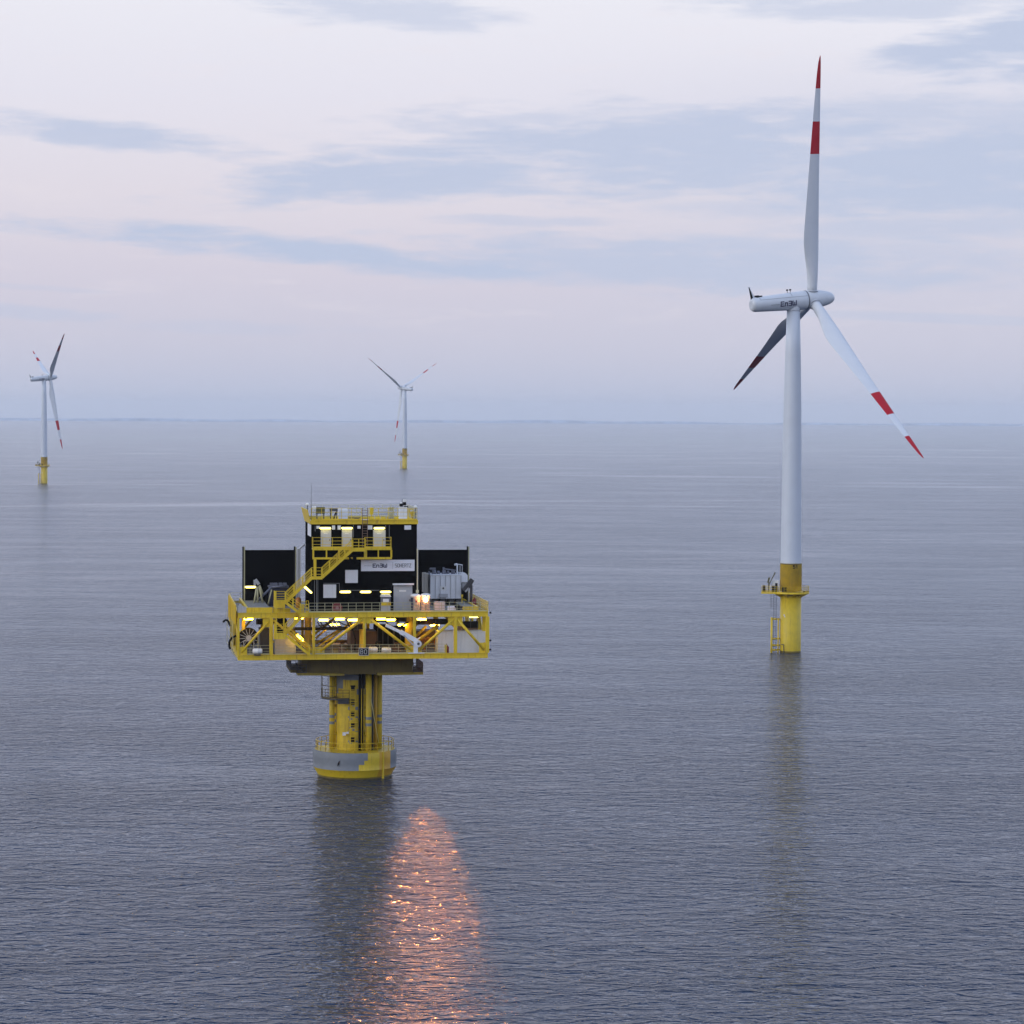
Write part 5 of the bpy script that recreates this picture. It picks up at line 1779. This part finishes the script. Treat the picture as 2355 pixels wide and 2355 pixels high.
# pipe runs and small gear on the lower deck
for k, (x0, x1, y, v, r, mt, lab) in enumerate(((728, 830, 1476, 3.0, .16, bpy.data.materials['brown_primer'], 'brown pipe run crossing the lower deck behind the long yellow brace'),
                                               (845, 1000, 1487, -4.5, .13, DGREY, 'dark grey pipe run low on the lower deck behind the grey crane'),
                                               (960, 1005, 1470, -3.0, .2, bpy.data.materials['orange_paint'], 'short orange pipe run between the right pair of yellow braces'))):
    p1, p2 = loc(x0, y, v), loc(x1, y, v)
    m = MB().tube(p1, (p2.x, v, p1.z), r, n=10)
    for j in range(4):
        u = p1.x + (p2.x - p1.x) * (j + .5) / 4
        m.bar((u, v, ZD), (u, v, p1.z), .12)
        m.tube((u + .3, v, p1.z), (u + .42, v, p1.z), r * 1.5, n=10)
    single(m, 'pipe_run', mt, lab, 'pipe', (p1.x, v, ZD))
for k, (px, py, w, v, mt, lab) in enumerate(((752, 1488, .9, -6.0, DGREY, 'dark pump box behind the railing left of the long yellow brace foot'),
                                            (786, 1490, .7, -6.5, bpy.data.materials['brown_primer'], 'brown valve box behind the railing left of the name board'),
                                            (868, 1486, .8, -6.5, BLACKM, 'black junction box behind the life raft beside the name board'),
                                            (912, 1489, 1.0, -6.0, bpy.data.materials['brown_primer'], 'brown valve box behind the railing just left of the grey crane'),
                                            (990, 1490, .9, -6.5, DGREY, 'dark junction box behind the railing right of the grey crane'))):
    p1 = loc(px, py, v)
    m = MB().box((p1.x - w / 2, v, ZD), (p1.x + w / 2, v + .7, p1.z)).tube((p1.x - w * .2, v + .3, p1.z), (p1.x - w * .2, v + .3, p1.z + .5), .09, n=8).tube((p1.x - w * .2, v + .3, p1.z + .5), (p1.x + w * .5, v + .3, p1.z + .5), .09, n=8)
    m.box((p1.x - w * .35, v - .03, ZD + .2), (p1.x + w * .35, v - .003, p1.z - .12))
    single(m, 'gear_box', mt, lab, 'equipment box', (p1.x, v, ZD))

# suspended cable trays and ducts below the upper deck
for (x0, x1, y0, y1, v, lab) in ((676, 800, 1444, 1449, -6.5, 'long black cable tray hung under the deck behind the stairs'),
                                 (808, 836, 1437, 1447, -6.0, 'short black cable tray hung under the deck left of the middle post'),
                                 (958, 1046, 1425, 1436, -5.5, 'broad black cable tray hung under the deck right of the grey crane'),
                                 (1064, 1100, 1430, 1444, -6.0, 'black valve tray hung under the deck in the right end bay'),
                                 (842, 935, 1418, 1430, -4.5, 'black cable tray under the deck above the grey crane boom'),
                                 (590, 640, 1425, 1436, -4.0, 'black cable tray under the deck above the cable reel')):
    p1, p2 = loc(x0, y0, v), loc(x1, y1, v)
    t = thing('cable_tray', lab, 'cable tray', (p1.x, v, p2.z), 'black cable trays under the upper deck')
    MB().box((p1.x, v, p2.z), (p2.x, v + 1.0, p1.z)).build('tray', BLACKM, t)
    m = MB()
    n_ = max(2, int((p2.x - p1.x) / 1.6))
    for k in range(n_ + 1):
        u = p1.x + .1 + (p2.x - p1.x - .2) * k / n_
        m.bar((u, v - .03, p2.z), (u, v - .03, ZT - .26), .06)
    m.build('hanger', DGREY, t)
# looping cables
loops = [((730, 1430), (742, 1442), 8), ((737, 1430), (752, 1443), 9), ((748, 1428), (768, 1444), 10), ((758, 1427), (776, 1444), 10), ((768, 1428), (786, 1441), 9), ((778, 1428), (802, 1438), 6), ((726, 1440), (760, 1431), 5)]
for k, (a, b, sag) in enumerate(loops):
    q = []
    for i in range(9):
        f = i / 8
        q.append(loc(a[0] + (b[0] - a[0]) * f, a[1] + (b[1] - a[1]) * f + sag * 4 * f * (1 - f) * .45, -7.0 + .12 * k))
    single(MB().path(q, .075, n=6), 'hanging_cable', BLACKM, 'looping black cable hung under the deck between the stairs post and the long brace', 'cable', q[0], 'looping black cables under the deck')
for (pts_, lab) in (([(884, 1424), (895, 1440), (909, 1447), (921, 1441), (940, 1430)], 'black cable sagging across the bay above the grey crane boom'),
                    ([(796, 1424), (802, 1438), (812, 1450), (818, 1470), (816, 1496)], 'black cable dropping beside the long yellow brace')):
    q = [loc(x, y, -6.2) for (x, y) in pts_]
    single(MB().path(q, .1, n=6), 'hanging_cable', BLACKM, lab, 'cable', q[0])
for (pts_, v, lab) in (([(513, 1431), (518, 1425.5), (524, 1427), (527, 1434), (530, 1440)], 2.0, 'short black hose curling out at the left side of the platform'),
                       ([(543, 1462), (534, 1466), (528, 1474), (527, 1484), (529, 1493)], -6, 'long black hose arching down at the left side of the platform')):
    q = [loc(x, y, v) for (x, y) in pts_]
    single(MB().path(q, .13, n=8), 'curved_hose', BLACKM, lab, 'hose', q[0])
# small crane on the lower deck
cb = loc(956, 1503.5, VF + .35)
dc = thing('deck_crane', 'grey knuckle deck crane with its boom raised to the left on the lower deck', 'crane', (cb.x, VF + .35, ZB + .05))
vv = VF - .05
q0, q1 = loc(955.5, 1502, vv), loc(954, 1472, vv)
MB().bar((q0.x, vv, ZB + .05), (q0.x, vv, q1.z), .52).build('mast', LGREY, dc)
m = MB().bar(loc(958, 1474, vv), loc(921, 1453, vv), .36, .55).bar(loc(923, 1454.5, vv - .01), loc(887.5, 1437.5, vv - .01), .3, .36)
m.build('boom', LGREY, dc)
MB().bar(loc(951, 1484, vv - .2), loc(928, 1460, vv - .2), .16).build('hydraulic_cylinder', GREY, dc)
c = loc(961.5, 1480, vv - .1)
m = MB().tube((c.x, vv - .45, c.z), (c.x, vv + .2, c.z), .40, n=24)
w_ = m.build('winch_drum', LGREY, dc)
MB().tube((c.x, vv - .5, c.z), (c.x, vv - .452, c.z), .16, n=16).build('winch_hub', DGREY, w_)
MB().bar(loc(958, 1472, vv), loc(966, 1466, vv), .12).build('lever', LGREY, dc)
MB().box((cb.x - 1.0, VF - .35, ZB + .045), (cb.x + 1.0, VF + .3, ZB + .12)).build('foot', SIGNM, dc)
# life raft canisters
rl = [((592, 1497.5), 22, 'white life raft canister at the left end of the lower deck below the cable reel', VF - .35),
      ((857.5, 1494), 20, 'white life raft canister right beside the black name board', VF + .45),
      ((888.5, 1495), 21, 'white life raft canister between the name board and the grey crane', VF + .45)]
rf_ = None
for (pp_, wpx, lab, v) in rl:
    b = loc(*pp_, v)
    if rf_ is None:
        w_ = 1.16
        rf_ = thing('life_raft_canister', lab, 'life raft', b, 'white life raft canisters on the lower deck')
        m = MB().lathe([(.2, -w_ / 2), (.3, -w_ / 2 + .08), (.34, -w_ / 2 + .22), (.34, -.04), (.36, -.03), (.36, .03), (.34, .04), (.34, w_ / 2 - .22), (.3, w_ / 2 - .08), (.2, w_ / 2)], c=b, n=20, axis='X')
        m.build('shell', WHITE, rf_)
        m = MB().bar((b.x - .3, b.y, b.z - .5), (b.x - .3, b.y, b.z - .33), .1, .5).bar((b.x + .3, b.y, b.z - .5), (b.x + .3, b.y, b.z - .33), .1, .5)
        m.box((b.x - .4, b.y - .3, b.z - .52), (b.x + .4, b.y + .4, b.z - .46))
        m.build('cradle', DGREY, rf_)
    else:
        dup(rf_, b, lab)
m = MB().bar(loc(593.5, 1462, VF + .5), loc(593.5, 1494, VF + .5), .08)
single(m, 'mooring_pole', RAILM, 'thin pale pole standing above the left white life raft canister', 'pole', loc(593.5, 1494, VF + .5))
p1 = loc(1030, 1497, VF + .2)
m = MB().tube((p1.x, VF + .45, ZB + .05), (p1.x, VF + .45, ZB + .75), .16, n=14).tube((p1.x, VF + .45, ZB + .75), (p1.x, VF + .45, ZB + .9), .12, .04, n=14).bar((p1.x, VF + .45, ZB + .9), (p1.x - .2, VF + .4, ZB + 1.15), .05)
single(m, 'fire_extinguisher', RED, 'dark red canister at the foot of the pale container on the lower deck', 'fire extinguisher', (p1.x, VF + .45, ZB + .05))
m = MB().box(loc(1022.5, 1483, VF - .05), loc(1027, 1505, VF + .15))
single(m, 'gate_post', YEL, 'short yellow gate post on the lower deck left of the dark red canister', 'post', loc(1024, 1505, VF))
# buffers on the right edge
for (px, py, lab) in ((1126.3, 1409, 'small black buffer high on the right edge of the platform'), (1126.3, 1473, 'small black buffer halfway down the right edge of the platform'), (1126.3, 1494, 'small black buffer low on the right edge of the platform')):
    q = loc(px, py, VF)
    m = MB().tube((UR + .2, VF, q.z), (UR + .42, VF, q.z), .1, .13, n=10)
    single(m, 'rubber_buffer', BLACKM, lab, 'buffer', (UR + .2, VF, q.z))
